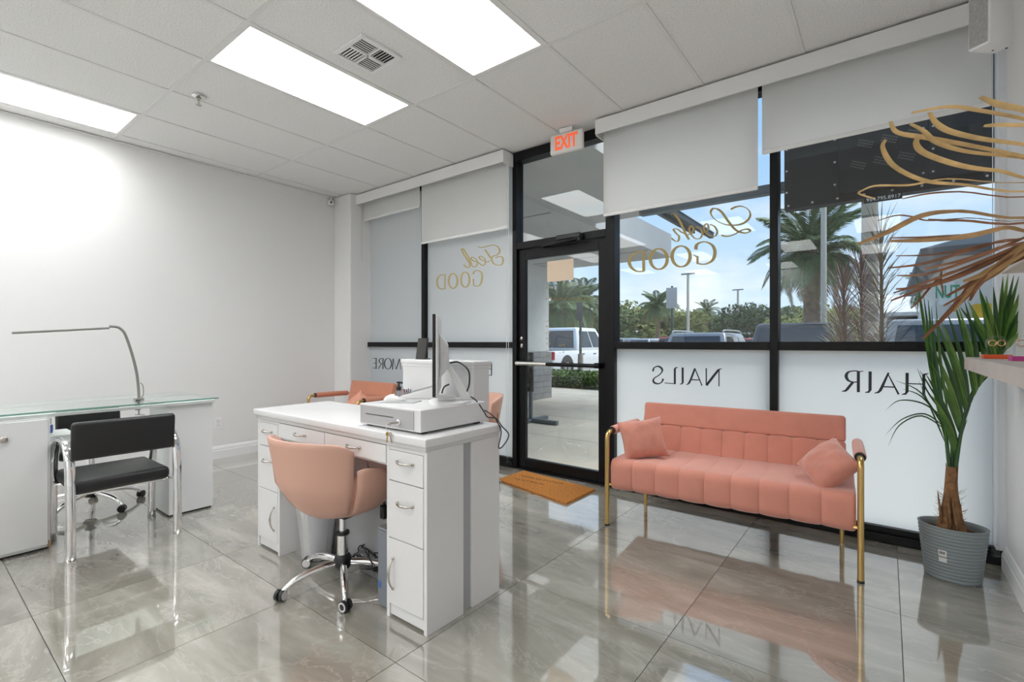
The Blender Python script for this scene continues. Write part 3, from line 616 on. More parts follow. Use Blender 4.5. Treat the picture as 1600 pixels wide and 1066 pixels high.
# ------------------------------------------------------------------ chairs
def star_base(t, r, hub_z, metal, n=5, a0=0, cast='grey'):
    MB().lathe([(.034, hub_z-.03), (.045, hub_z-.01), (.04, hub_z+.03), (.03, hub_z+.04)], seg=20).build('hub', BPLAS, t, smooth=True)
    for k in range(n):
        a = a0+2*PI*k/n; d = Vector((math.cos(a), math.sin(a), 0)); e = Vector((-d.y, d.x, 0))
        pts = [d*.035+Vector((0, 0, hub_z)), d*(r*.4)+Vector((0, 0, hub_z-.004)), d*(r*.75)+Vector((0, 0, hub_z-.022)), d*(r*.93)+Vector((0, 0, hub_z-.048)), d*r+Vector((0, 0, hub_z-.07))]
        MB().tube(smoothpath(pts, 5), [.016+.002*math.sin(i*.3) for i in range(21)], 10).build('leg', metal, t, smooth='all')
        c = MB().tube([(r*d.x, r*d.y, hub_z-.08), (r*d.x, r*d.y, .045)], .008, 8)
        m = Matrix.Rotation(a+.7, 4, 'Z') @ Matrix.Rotation(PI/2, 4, 'X')
        cc = (d*(r+.006)); cc.z = .026
        for s_ in (-1, 1):
            c.lathe([(.019, -.009), (.025, -.007), (.025, .007), (.019, .009)], cc+(Matrix.Rotation(a+.7, 3, 'Z') @ Vector((0, 1, 0)))*(.012*s_), 18, M=m)
        wh = c.build('caster', BPLAS, t, smooth=True)
        if cast == 'grey':
            q = MB()
            for s_ in (-1, 1): q.lathe([(.021, -.0012), (.021, .0012), (.014, .0014), (.014, -.0014)], cc+(Matrix.Rotation(a+.7, 3, 'Z') @ Vector((0, 1, 0)))*(.0205*s_), 18, M=m)
            q.build('wheel_ring', mat('caster_ring', (.7, .7, .7), .4), wh)
def shell_sheet(a0, a1, zb, zt, rad, nth=16, nz=10, th=.038, cr=.5):
    """upright curved petal: angle range around the seat, bottom/top height functions, radius by height"""
    outer = []; inner = []
    for j in range(nz+1):
        ro = []; ri = []
        for i in range(nth+1):
            u = i/nth; v = j/nz; a = a0+(a1-a0)*u
            e = abs(2*u-1); zt_, zb_ = zt(u), zb(u)
            drop = cr*(zt_-zb_)*max(0, e-.72)**2/.0784*.16
            z = zb_+(zt_-drop-zb_)*v
            puff = th*(.35+.65*min(1, 4*min(u, 1-u, v, 1-v)+.15)**.6)
            R = rad(z)
            ro.append((R*math.cos(a), R*math.sin(a), z)); ri.append(((R-puff)*math.cos(a), (R-puff)*math.sin(a), z))
        outer.append(ro); inner.append(ri)
    # closed tube of rows: go round outer then inner
    rows = [o+i[::-1] for o, i in zip(outer, inner)]
    mb = MB(); mb.grid(rows, closed_u=True)
    mb.grid([outer[0], inner[0]]); mb.grid([outer[-1], inner[-1]])
    bmesh.ops.remove_doubles(mb.b, verts=mb.b.verts, dist=.0005); bmesh.ops.recalc_face_normals(mb.b, faces=mb.b.faces)
    return mb
def swivel_chair(label, loc, rz):
    t = thing('swivel_chair', label, 'chair', loc, rz, group='pink swivel chairs')
    R = lambda z: .145+.15*min(1, max(0, (z-.365)/.16))**.6+.045*max(0, (z-.5)/.25)
    back = shell_sheet(-PI/2-1.08, -PI/2+1.0, lambda u: .365+.03*abs(2*u-1), lambda u: .762-.02*abs(2*u-1)**2, R, 22, 14)
    back.build('backrest', PINK2, t, smooth='all')
    for s_ in (-1, 1):
        a, b_ = (-PI/2+s_*(1.06 if s_ > 0 else 1.12), -PI/2+s_*2.35)
        shell_sheet(a, b_, lambda u: .40+.02*u, lambda u: .64-.09*u, lambda z: R(z)+.005, 14, 10).build('side_wing', PINK2, t, smooth='all')
    MB().lathe([(.05, .352), (.13, .362), (.2, .395), (.23, .43), (.235, .455), (.21, .475), (.1, .482), (.02, .482)], seg=36).build('seat', PINK2, t, smooth='all')
    for s_ in (-1,):
        pts = [((R(z)+.004)*math.cos(-PI/2+s_*(.55+.9*(z-.37))), (R(z)+.004)*math.sin(-PI/2+s_*(.55+.9*(z-.37))), z) for z in [.37+.02*k for k in range(14)]]
        MB().tube(pts, .0035, 6).build('seam', mat('pink_seam', (.42, .2, .14), .7), t)
    MB().tube([(0, 0, .24), (0, 0, .355)], .0165, 14).tube([(0, 0, .10), (0, 0, .245)], .027, 16).build('gas_lift', CHROME, t, smooth=True)
    MB().lathe([(.032, .238), (.032, .252), (.02, .254)], seg=16).box(-.07, .07, -.05, .05, .335, .353, .004).tube([(.03, 0, .34), (-.12, .02, .335), (-.17, .03, .30)], .005, 6).build('lift_collar', BPLAS, t)
    star_base(t, .285, .10, CHROME, 5, math.radians(-97)-rz-.10)
    return t
swivel_chair('pink petal swivel chair pulled up to the drawers of the desk', (-2.16, 1.40, 0), math.radians(8))
swivel_chair('pink swivel chair half hidden behind the right end of the desk', (-2.805, 2.95, 0), math.radians(150))

def bench(name, label, cat, loc, rz, W, mpink, nch, seat_d=.56, pad=True):
    t = thing(name, label, cat, loc, rz)
    h = W/2-.016
    def swept(prof, x0, x1, seams, dep, mb, per=10):
        xs_ = [(x0, .020), (x0+.002, .012), (x0+.006, .006), (x0+.012, .002), (x0+.022, 0)]
        ed = [x0]+seams+[x1]
        for k, s0 in enumerate(ed):
            if 0 < k < len(ed)-1:
                for o_, q_ in ((-.03, .25), (-.012, .5), (-.004, .75), (-.0015, 1), (.0015, 1), (.004, .75), (.012, .5), (.03, .25)): xs_.append((s0+o_, dep*q_))
            if k < len(ed)-1: xs_.append(((s0+ed[k+1])/2, 0))
        xs_ += [(x1-.022, 0), (x1-.012, .002), (x1-.006, .006), (x1-.002, .012), (x1, .020)]
        cy = sum(p[0] for p in prof)/len(prof); cz = sum(p[1] for p in prof)/len(prof)
        rows = []
        n = len(xs_)
        for i, (x, shrink) in enumerate(xs_):
            row = []
            for (y, z) in prof:
                d = Vector((y-cy, z-cz)); l = d.length; d = d*((l-shrink)/l); row.append((x, cy+d.x, cz+d.y))
            rows.append(row)
        mb.grid(rows, closed_u=True)
        for r in (rows[0], rows[-1]): mb.b.faces.new([mb.b.verts.new(p) for p in r])
        bmesh.ops.remove_doubles(mb.b, verts=mb.b.verts, dist=.0004); bmesh.ops.recalc_face_normals(mb.b, faces=mb.b.faces)
        return mb
    def rrect(y0, y1, z0, z1, r, n=5):
        out = []
        for cx, cz, a in ((y1-r, z1-r, 0), (y0+r, z1-r, PI/2), (y0+r, z0+r, PI), (y1-r, z0+r, 1.5*PI)):
            for k in range(n+1): out.append((cx+r*math.cos(a+PI/2*k/n), cz+r*math.sin(a+PI/2*k/n)))
        return out
    def dens(p, m=4):
        out = []
        for a, b_ in zip(p, p[1:]+p[:1]):
            n = max(1, int((Vector(a)-Vector(b_)).length/.05))
            for k in range(n): out.append(tuple(Vector(a).lerp(Vector(b_), k/n)))
        return out
    sw = (2*h-.01)/nch; seams = [-h+.005+sw*k for k in range(1, nch)]
    swept(dens(rrect(0, seat_d, .235, .435, .05)), -h+.002, h-.002, seams, .011, MB()).build('seat', mpink, t, smooth='all')
    # reclined backrest: plain band above, channels below
    bx0 = -h+.04; bw = 2*h-.08
    bseams = [bx0+bw*k/nch for k in range(1, nch)]
    tilt = Matrix.Translation((0, seat_d-.04, .36)) @ Matrix.Rotation(math.radians(-13), 4, 'X')
    m1 = MB(); swept(dens(rrect(-.035, .045, 0, .247, .012)), bx0, -bx0, bseams, .010, m1); bmesh.ops.transform(m1.b, matrix=tilt, verts=m1.b.verts)
    m1.build('backrest', mpink, t, smooth='all')
    m2 = MB(); swept(dens(rrect(-.036, .045, .243, .40, .014)), bx0, -bx0, [], .004, m2, 14); bmesh.ops.transform(m2.b, matrix=tilt, verts=m2.b.verts)
    m2.build('top_band', mpink, t, smooth='all')
    for s_ in (-1, 1):
        x = s_*(W/2)
        pts = [(x, .0, 0), (x, .0, .56)]+[tuple(p) for p in arc((x, .045, .565), .045, PI, PI/2, 6, (0, 1, 0), (0, 0, 1))]+[(x, .30, .612), (x-s_*.0, seat_d+.02, .60)]
        lg = MB().tube(pts, .0145, 12).build('arm_frame', GOLD, t, smooth=True)
        if pad:
            MB().tube([(x, .085, .611), (x, .095, .611), (x, .11, .611), (x, .40, .607), (x, seat_d, .602)], [.022, .027, .029, .029, .027], 14).build('arm_pad', mpink, t, smooth=True)
            MB().tube([(x, .075, .611), (x, .088, .611)], .025, 14).build('pad_ring', BPLAS, t, smooth=True)
        MB().lathe([(.016, 0), (.016, .012)], (x, 0, 0), 12).build('foot_cap', BPLAS, t)
        MB().tube([(s_*(h-.06), seat_d-.02, 0), (s_*(h-.06), seat_d-.02, .24)], .013, 10).build('rear_leg', GOLD, t, smooth=True)
        MB().tube([(x, 0, .27), (s_*(h-.03), 0.02, .27)], .008, 8).build('bolt', GOLD, t)
    return t
bench('sofa', 'long pink velvet sofa with gold tube arms under the NAILS lettering', 'sofa', (-.775, 2.935, 0), math.radians(3.6), 1.352, PINK, 9)
bench('armchair', 'salmon armchair in the far left corner beyond the desk', 'armchair', (-4.62, 2.86, 0), math.radians(2), .86, SALMON, 4, .50)
def pillow(label, M, W, H, T, m, seed, cat='pillow', name='throw_pillow', group=None):
    n = 22; rows = [[], []]
    P = [[None]*(n+1) for _ in range(n+1)]
    mb = MB(); top = []; bot = []
    for j in range(n+1):
        ra = []; rb = []
        for i in range(n+1):
            u, v = -1+2*i/n, -1+2*j/n
            pinch = 1-.10*(1-abs(u))*abs(v)**3-.0; px_ = u*W/2*(1-.09*(1-abs(v)**2)*abs(u)**4); pz = v*H/2*(1-.09*(1-abs(u)**2)*abs(v)**4)
            f = (max(0, 1-abs(u)**2.4)*max(0, 1-abs(v)**2.4))**.5
            wr = .010*noise.noise(Vector((u*2.2+seed, v*2.2, seed)))+.006*noise.noise(Vector((u*6+seed, v*3, 2)))*(1-f*.5)
            e = 0 if (i in (0, n) or j in (0, n)) else 1
            ra.append((px_, -T/2*f-wr*e, pz)); rb.append((px_, T/2*f-wr*e*.5, pz))
        top.append(ra); bot.append(rb)
    mb.grid(top); mb.grid(bot); bmesh.ops.remove_doubles(mb.b, verts=mb.b.verts, dist=.0003); bmesh.ops.recalc_face_normals(mb.b, faces=mb.b.faces)
    o = mb.build(name, m, smooth='all'); o.matrix_world = M; return tag(o, label, cat, group)
T_ = Matrix.Translation
sofaM = T_((-.775, 2.935, 0)) @ Matrix.Rotation(math.radians(3.6), 4, 'Z')
pillow('square pink pillow leaning on the left arm of the sofa', sofaM @ T_((-.505, .20, .553)) @ Matrix.Rotation(math.radians(32), 4, 'Z') @ Matrix.Rotation(math.radians(-20), 4, 'X') @ Matrix.Rotation(math.radians(-8), 4, 'Y'), .30, .27, .13, PINKP, 1, group='pink throw pillows')
pillow('pink pillow slumped against the right arm of the sofa', sofaM @ T_((.535, .20, .528)) @ Matrix.Rotation(math.radians(-48), 4, 'Z') @ Matrix.Rotation(math.radians(-42), 4, 'X') @ Matrix.Rotation(math.radians(24), 4, 'Y'), .30, .26, .14, PINKP, 5, group='pink throw pillows')
pillow('small salmon pillow standing in the corner armchair', T_((-4.36, 3.02, .56)) @ Matrix.Rotation(.5, 4, 'Z') @ Matrix.Rotation(math.radians(-18), 4, 'X') @ Matrix.Rotation(math.radians(45), 4, 'Y'), .22, .22, .10, mat('salmon_pillow', (.72, .34, .24), .85), 9, group='pink throw pillows')

# nail table --------------------------------------------------------------
ntb = thing('nail_table', 'white nail table with a clear glass top along the left wall', 'table', (-4.1, .85, 0))
part('pedestal', MB().box(-4.29, -3.89, 1.18, 1.452, .012, .765, .002), WHITE, ntb)
part('pedestal', MB().box(-4.29, -3.855, .12, .580, .012, .765, .002), WHITE, ntb)
part('plinth', MB().box(-4.28, -3.90, 1.19, 1.445, 0, .012).box(-4.28, -3.87, .13, .575, 0, .012), BPLAS, ntb)
part('chipped_corner', MB().poly([(-3.853, .565), (-3.853, .583), (-3.875, .583)], (.012, .05), 'z'), mat('raw_chipboard', (.42, .30, .17), .9), ntb)
part('upper_slab', MB().box(-4.33, -3.865, .10, .60, .765, .785, .002), WHITE, ntb)
part('upper_slab', MB().box(-4.33, -3.865, 1.16, 1.458, .765, .785, .002), WHITE, ntb)
part('front_rail', MB().box(-3.885, -3.865, .60, 1.16, .765, .785, .002), WHITE, ntb)
gl_ = part('glass_top', MB().box(-4.62, -3.845, .08, 1.475, .792, .802), GTOP, ntb)
MB().box(-3.8465, -3.8435, .08, 1.475, .792, .802).build('polished_edge', GEDGE, gl_, world=True)
part('back_slab', MB().box(-4.60, -4.50, .10, 1.458, .772, .785, .002), WHITE, ntb)
for y in (.2, .8, 1.4):
    part('spacer', MB().lathe([(.008, .785), (.008, .792)], (-3.92, y, 0), 10), CHROME, ntb)
part('side_shelf', MB().box(-4.26, -3.98, .56, .72, .60, .635, .003), WHITE, ntb)
dd_ = part('cabinet_door', MB().box(-3.858, -3.842, .135, .568, .03, .755, .002), WHITE, ntb)
MB().lathe([(.010, 0), (.010, .012), (.018, .016), (.018, .022), (.012, .026)], (-3.842, .388, .665), 18, M=Matrix.Rotation(PI/2, 4, 'Y')).build('knob', NICKEL, dd_, world=True, smooth=True)
bt = thing('polish_bottle', 'small bottle with a blue label on the nail table side shelf', 'bottle', (-4.05, .605, .635))
MB().lathe([(.015, 0), (.016, .004), (.016, .012)], seg=16).lathe([(.016, .06), (.012, .066)], seg=16).build('bottle', CLEAR, bt, smooth=True)
MB().lathe([(.0165, .012), (.0165, .06)], seg=16).build('label', mat('label_blue', (.05, .12, .40), .4), bt, smooth=True)
MB().lathe([(.010, .066), (.010, .10), (.007, .104)], seg=14).build('cap', GREYP, bt, smooth=True)
lp = thing('desk_lamp', 'slim grey clamp lamp with a bent arm over the nail table', 'desk lamp', (-4.1, 1.066, .80))
P_ = [(-4.1, 1.066, .80), (-4.1, 1.062, .90), (-4.1, 1.050, 1.01), (-4.1, 1.025, 1.13), (-4.1, .993, 1.245), (-4.1, .972, 1.285), (-4.1, .945, 1.305), (-4.1, .905, 1.309)]
part('arm', MB().tube(smoothpath(P_, 5), .0085, 10), mat('lamp_grey', (.27, .26, .245), .4, .4), lp, smooth=True)
part('light_bar', MB().box(-4.112, -4.088, .45, .905, 1.262, 1.276, .004), mat('lamp_grey', (.42, .41, .39)), lp); lpb = lp.children[-1]
lpb.data.transform(Matrix.Translation((0, 0, 0))); 
for v in lpb.data.vertices: v.co.z += (v.co.y+.16)*.088+.028
part('clamp', MB().box(-4.125, -4.075, 1.04, 1.092, .803, .815, .003).box(-4.125, -4.112, 1.05, 1.08, .73, .803, .002).tube([(-4.10, 1.066, .70), (-4.10, 1.066, .765)], .004, 8).tube([(-4.10, 1.045, .702), (-4.10, 1.10, .695)], .003, 6), mat('lamp_grey', (.42, .41, .39)), lp)
part('lamp_cable', MB().tube(smoothpath([(-4.1, 1.075, .92), (-4.1, 1.088, .90), (-4.1, 1.092, .84), (-4.1, 1.08, .815)], 5), .003, 6), mat('lamp_grey', (.42, .41, .39)), lp)

# black guest chair: back to us
gc = thing('guest_chair', 'black leather chair with chrome hoop arms at the nail table', 'chair', (-3.78, .86, 0))
def hoop(y):
    pts = [(-3.535, y, 0), (-3.535, y, .30), (-3.545, y, .48), (-3.575, y, .58), (-3.625, y, .625), (-3.69, y, .64), (-3.80, y, .635), (-3.89, y, .60), (-3.96, y, .52), (-4.0, y, .38), (-4.02, y, 0)]
    part('hoop_leg', MB().tube(smoothpath(pts, 6), .024, 12, flat=.62), CHROME, gc, smooth='all')
for y in (.612, 1.118): hoop(y)
part('seat', MB().box(-4.03, -3.56, .625, 1.09, .345, .425, .03, 4), BLEATHER, gc, smooth='all')
bk = MB().box(-.022, .022, -.245, .245, 0, .215, .02, 4)
bmesh.ops.transform(bk.b, matrix=T_((-3.545, .858, .545)) @ Matrix.Rotation(math.radians(4), 4, 'Y'), verts=bk.b.verts)
part('backrest', bk, BLEATHER, gc, smooth='all')
for q_ in ([(-3.60, .612, .60), (-3.585, .65, .60), (-3.57, .69, .60)], [(-3.60, 1.118, .60), (-3.585, 1.08, .60), (-3.57, 1.04, .60)], [(-3.60, .612, .345), (-3.60, 1.118, .345)], [(-3.98, .612, .345), (-3.98, 1.118, .345)]): part('cross_bar', MB().tube(q_, .012, 8), CHROME, gc, smooth=True)
rc = thing('rolling_stool_chair', 'black leather rolling chair on the far side of the nail table', 'chair', (-4.56, .90, 0))
MB().box(-.20, .22, -.21, .21, .40, .47, .03, 4).build('seat', BLEATHER, rc, smooth='all')
q = MB().box(-.022, .022, -.19, .19, 0, .20, .02, 4); bmesh.ops.transform(q.b, matrix=T_((-.24, .04, .495)) @ Matrix.Rotation(math.radians(-6), 4, 'Y'), verts=q.b.verts); q.build('backrest', BLEATHER, rc, smooth='all')
MB().tube([(-.10, .03, .41), (-.22, .04, .42), (-.262, .04, .50), (-.268, .04, .60)], .014, 8).build('back_bar', CHROME, rc, smooth=True)
MB().tube([(0, 0, .10), (0, 0, .40)], .024, 14).build('gas_lift', CHROME, rc, smooth=True)
for s_ in (-1, 1):
    MB().tube(smoothpath([(-.12, s_*.20, .42), (-.14, s_*.245, .50), (-.05, s_*.25, .585), (.08, s_*.25, .585), (.14, s_*.245, .50), (.10, s_*.20, .42)], 5), .012, 8).build('arm', CHROME, rc, smooth='all')
star_base(rc, .30, .115, CHROME, 5, math.radians(22), 'black')
cb = thing('side_cabinet', 'dark round knob of a white cabinet at the lower left edge', 'cabinet', (-3.3, -.05, 0))
part('body', MB().box(-3.7, -3.02, -.40, -.03, 0, .8, .003), WHITE, cb)
kp = at(3, 955, 'y', .025)
part('knob', MB().lathe([(.007, 0), (.007, .03), (.018, .036), (.018, .046), (.010, .052)], (kp.x, -.03, kp.z), 16, M=Matrix.Rotation(-PI/2, 4, 'X')), BPLAS, cb, smooth=True)

# doormat ------------------------------------------------------------------
dm = thing('doormat', 'orange brown coir doormat with faded black lettering, by the door', 'doormat', (-2.27, 3.345, 0))
COIR = mat('coir', (.52, .20, .035), .95, bump=.8, bscale=220, var=.28, vscale=60)
part('mat', MB().poly([(-2.665, 3.235), (-1.868, 3.065), (-1.862, 3.50), (-2.655, 3.605)], (.001, .016), 'z'), COIR, dm)
lm = MB(); gm = lm
k = 0
for (u0, v0, u1, v1) in ((815, 744, 879, 756), (804, 748, 848, 757)):
    u = u0
    while u < u1:
        wl = random.uniform(2.0, 3.4); v = v0+(v1-v0)*(u-u0)/(u1-u0)
        pts = [(u, v-1.8*random.random()), (u+wl*.35, v+1.2), (u+wl*.6, v-1.6*random.random()), (u+wl*.85, v+.8)]
        ribbon(lm, pts, [.8]*4, lambda a, b: tuple(at(a, b, 'z', .0166))); u += wl+random.choice((.5, .5, 1.8))
part('lettering', lm, mat('worn_print', (.06, .03, .015), .9), dm)

# palm in its ribbed pot ------------------------------------------------------
pt_ = thing('plant_pot', 'grey ribbed oval plant pot with soil and a price sticker', 'plant pot', (.268, 3.33, 0))
POT = mat('pot_grey', (.235, .275, .285), .5)
prof = [(.106, 0)]
nr = 15
for k in range(nr):
    z = .005+.255*k/nr; r = .108+.026*(z/.26)
    for q in range(4): prof.append((r+.0045*math.sin(PI*q/3.0), z+.255/nr*q/4))
prof += [(.136, .262), (.139, .271), (.130, .271), (.125, .25), (.122, .225)]
MB().lathe(prof, seg=48, sx=1, sy=.8, caps=False).build('pot', POT, pt_, smooth='all')
MB().lathe([(.105, .001), (.05, .002)], seg=32, sy=.8).build('base', POT, pt_)
sl = MB().lathe([(.122, .226), (.08, .235), (.04, .24), (.005, .24)], seg=32, sy=.8); sl.build('soil', mat('dark_soil', (.055, .032, .02), .95, bump=1, bscale=60), pt_)
ch = MB()
for k in range(150):
    a, r = random.uniform(0, 2*PI), .115*math.sqrt(random.random()); s_ = random.uniform(.005, .010)
    M = T_((r*math.cos(a), r*.8*math.sin(a), .237)) @ Matrix.Rotation(random.random()*3, 4, 'Z') @ Matrix.Rotation(random.random(), 4, 'X')
    ch.merge(MB().box(-s_, s_, -s_*.5, s_*.5, -s_*.3, s_*.3), M)
tag(ch.build('bark_chips', mat('bark', (.13, .065, .03), .9), pt_), kind='stuff')
def facing(u, v, y): return at(u, v, 'y', y)
st_ = MB()
def on_pot(a, z):
    r = .108+.026*(z/.26)+.006; return Vector((r*math.cos(a), .8*r*math.sin(a), z))
for (a0, a1, z0, z1) in ((-2.06, -1.80, .128, .16), (-2.06, -1.80, .100, .122)):
    st_.grid([[on_pot(a0+(a1-a0)*k/6, z) for k in range(7)] for z in (z0, z1)])
sto = st_.build('price_sticker', mat('sticker_white', (.75, .75, .73), .5), pt_)
sm_ = MB()
for k in range(6): a = -2.02+.03*k; sm_.grid([[on_pot(a+.02*q, z)*1.004 for q in range(2)] for z in (.137+.004*(k % 2), .152)])
sm_.build('sticker_print', INK, sto)
pl = thing('potted_palm', 'green palm with a hairy brown trunk standing in the grey pot', 'palm', (.265, 3.32, .245))
BARK = mat('palm_fibre', (.26, .135, .06), .9, bump=.8, bscale=60, var=.35, vscale=30)
GREENS = [mat('palm_green', (.06, .155, .025), .4, spec=.5, var=.3, vscale=8), mat('palm_green_light', (.14, .26, .045), .4, var=.3, vscale=8), mat('palm_green_dark', (.032, .095, .026), .35, var=.2, vscale=8)]
part('trunk', MB().lathe([(.062, -.01), (.058, .03), (.045, .08), (.036, .14), (.028, .20), (.024, .27), (.020, .33)], (.262, 3.32, .235), 14, sy=.9), BARK, pl, smooth='all')
for (u0, v0, u1, v1, w_, dy) in ((1473, 825, 1465, 768, .022, -.02), (1503, 828, 1501, 788, .02, -.01), (1487, 815, 1478, 724, .020, .0), (1491, 790, 1497, 728, .018, .0), (1485, 830, 1480, 765, .03, -.045), (1497, 835, 1487, 780, .026, -.045)):
    a, b_ = at(u0, v0, 'y', 3.32+dy), at(u1, v1, 'y', 3.32+dy)
    part('leaf_base', MB().tube([a, a.lerp(b_, .5)+Vector((0, -.004, 0)), b_], [w_*.8, w_*.7, w_*.22], 8, flat=.4), BARK, pl, smooth='all')
fb = MB()
for k in range(110):
    z = random.uniform(.0, .2); a = random.uniform(0, 2*PI); r = .055-.13*z
    p = Vector((.262+r*math.cos(a), 3.32+r*math.sin(a), .25+z)); d = Vector((math.cos(a), math.sin(a), random.uniform(-.6, .9)))*random.uniform(.01, .03)
    fb.tube([p, p+d*.6, p+d+Vector((0, 0, .006))], [.0009, .0008, .0003], 3)
tag(part('trunk_fibres', fb, BARK, pl), kind='stuff')
def leaf(mb, pts, wid, fold=.25, n=5, tipw=.08, base=.35):
    """a long leaflet: tapered ribbon folded along its midrib"""
    q = [Vector(p) for p in smoothpath(pts, n)]; m = len(q); A = []; B = []; Cc = []
    for i, p in enumerate(q):
        d = (q[min(i+1, m-1)]-q[max(i-1, 0)]).normalized()
        view = Vector((.25, -1, .1)); s_ = d.cross(view).normalized(); nn = s_.cross(d).normalized()
        t = i/(m-1); w_ = wid*max(tipw, (base+(1-base)*min(1, t*4))*(1-max(0, t-.35)**1.6/.5))
        A.append(p+s_*w_/2+nn*w_*fold); B.append(p); Cc.append(p-s_*w_/2+nn*w_*fold)
    mb.grid([A, B, Cc])
def px(u, v, y): return tuple(at(u, v, 'y', y))
# rachises
for pts in ([(1484, 735, 3.33), (1479, 690, 3.33), (1471, 620, 3.32), (1462, 560, 3.31), (1452, 500, 3.30)], [(1492, 740, 3.33), (1500, 685, 3.34), (1510, 640, 3.35), (1527, 606, 3.36), (1548, 582, 3.36), (1562, 555, 3.37), (1580, 520, 3.38)], [(1487, 738, 3.34), (1488, 700, 3.36), (1484, 660, 3.38)]):
    part('frond_stalk', MB().tube(smoothpath([px(*p) for p in pts], 5), [.0095-.0003*i for i in range(5*(len(pts)-1)+1)], 8), GREENS[2], pl, smooth='all')
LV = []
# left, folded frond
for (a, b_, w_) in (((1478, 690), (1431, 424), .030), ((1474, 650), (1443, 462), .026), ((1470, 615), (1450, 468), .026), ((1476, 660), (1455, 480), .022), ((1480, 640), (1462, 470), .018)):
    m = ((a[0]*.55+b_[0]*.45)-3, (a[1]*.55+b_[1]*.45)); LV.append(([(*a, 3.32), (*m, 3.29), (*b_, 3.24)], w_, random.choice((0, 2))))
# right frond: leaflets sweep up and to the left
RR = smoothpath([(1492, 735), (1497, 700), (1505, 660), (1514, 634), (1530, 604), (1550, 580)], 4)
tips = [(1464, 640), (1456, 618), (1447, 585), (1450, 560), (1452, 535), (1456, 512), (1461, 498), (1470, 500), (1480, 488), (1490, 470), (1497, 478), (1507, 470), (1517, 480), (1530, 455)]
for k in range(14):
    a = RR[min(len(RR)-1, 2+int(k*1.35))]; b_ = tips[k]; m = (a[0]*.5+b_[0]*.5+4, a[1]*.5+b_[1]*.5-3)
    LV.append(([(*a, 3.35), (*m, 3.31+.004*k), (*b_, 3.24+.008*k)], .034-.0006*k, k % 3))
for k in range(9):                 # the other row of the same frond, pointing up right and folded
    a = RR[4+k*2]; b_ = (a[0]+14+2.2*k, a[1]-44-3*k); LV.append(([(*a, 3.35), ((a[0]+b_[0])/2-3, (a[1]+b_[1])/2, 3.36), (*b_, 3.40)], .022, (k+1) % 3))
# fan at the right, above the shelf
for k, (u, v) in enumerate(((1530, 450), (1540, 462), (1552, 448), (1567, 432), (1575, 428), (1584, 430), (1592, 432), (1601, 442), (1608, 462), (1612, 480), (1606, 512))):
    LV.append(([(1563+k*.8, 558-k*1.2, 3.36), ((1564+u)/2-2, (555+v)/2-4, 3.33), (u, v, 3.28)], .030, k % 3))
for k, (u, v) in enumerate(((1512, 470), (1500, 480), (1520, 500), (1535, 480))):
    LV.append(([(1556, 572, 3.36), ((1556+u)/2, (572+v)/2-6, 3.32), (u, v, 3.26)], .030, (k+1) % 3))
# fine drooping leaflets to the left
for pts in ([(1476, 690), (1455, 640), (1436, 596)], [(1478, 675), (1440, 615), (1400, 595)], [(1474, 660), (1440, 620), (1410, 608)], [(1476, 668), (1445, 647), (1410, 655), (1384, 679)], [(1478, 672), (1440, 650), (1405, 665), (1388, 697)], [(1472, 650), (1440, 630), (1405, 626), (1384, 641)], [(1470, 642), (1448, 610), (1433, 575)], [(1474, 640), (1450, 600), (1437, 579)]):
    LV.append(([(u, v, 3.33-.02*i) for i, (u, v) in enumerate(pts)], .010, 2))
for pts, w_, g in LV:
    mb = MB(); leaf(mb, [px(*p) for p in pts], w_*.78); part('leaflet', mb, GREENS[g], pl, smooth='all')

# shelves on the right wall and what stands on them ------------------------------
OAK = mat('pale_wood', (.56, .50, .45), .5, var=.10, vscale=5)
sh = thing('wall_shelf', 'pale wood wall shelf holding the earring stands', 'shelf', (.4, 2.2, 1.1))
part('board', MB().box(.298, .5, .9, 3.18, 1.072, 1.13, .002), OAK, sh)
part('bracket', MB().box(.46, .5, 1.2, 1.24, .98, 1.072), WHITE2, sh)
sh2 = thing('wall_shelf', 'upper cream wall shelf near the right edge of the picture', 'shelf', (.4, 1.7, 1.45))
part('board', MB().box(.298, .5, .9, 2.24, 1.425, 1.475, .002), mat('cream_board', (.66, .61, .53), .5), sh2)
part('bracket', MB().box(.46, .5, 1.2, 1.24, 1.35, 1.425), WHITE2, sh2)
HOOP = mat('rose_gold', (.70, .42, .26), .25, 1)
def earstand(label, loc, col, nm, arch=True):
    t = thing('earring_stand', label, 'earring stand', loc, rz=.05, group='earring stands on the shelf')
    MB().box(-.045, .045, -.025, .025, 0, .018, .002).build('base', mat(nm, col, .35), t)
    MB().tube([(-.032, 0, .018), (-.032, 0, .065)]+[tuple(p) for p in arc((0, 0, .065), .032, PI, 0, 10)]+[(.032, 0, .018)], .0035, 8).build('arch', CLEAR, t, smooth=True)
    for s_ in (-1, 1): MB().tube(arc((s_*.014, -.005, .068), .012, 0, 2*PI, 18), .0022, 6).build('hoop_earring', HOOP, t, smooth=True)
earstand('clear acrylic earring arch on an orange base', (.377, 2.93, 1.13), (.72, .10, .025), 'orange_base')
earstand('clear acrylic earring arch on a magenta base', (.42, 2.64, 1.13), (.55, .06, .28), 'magenta_base')
tagc = thing('price_card', 'white card standing at the edge beside the magenta earring stand', 'card', (.425, 2.52, 1.13))
MB().box(-.02, .02, -.002, .002, 0, .05).build('card', WHITE2, tagc); MB().box(-.02, .02, -.01, .012, 0, .003).build('foot', WHITE2, tagc)
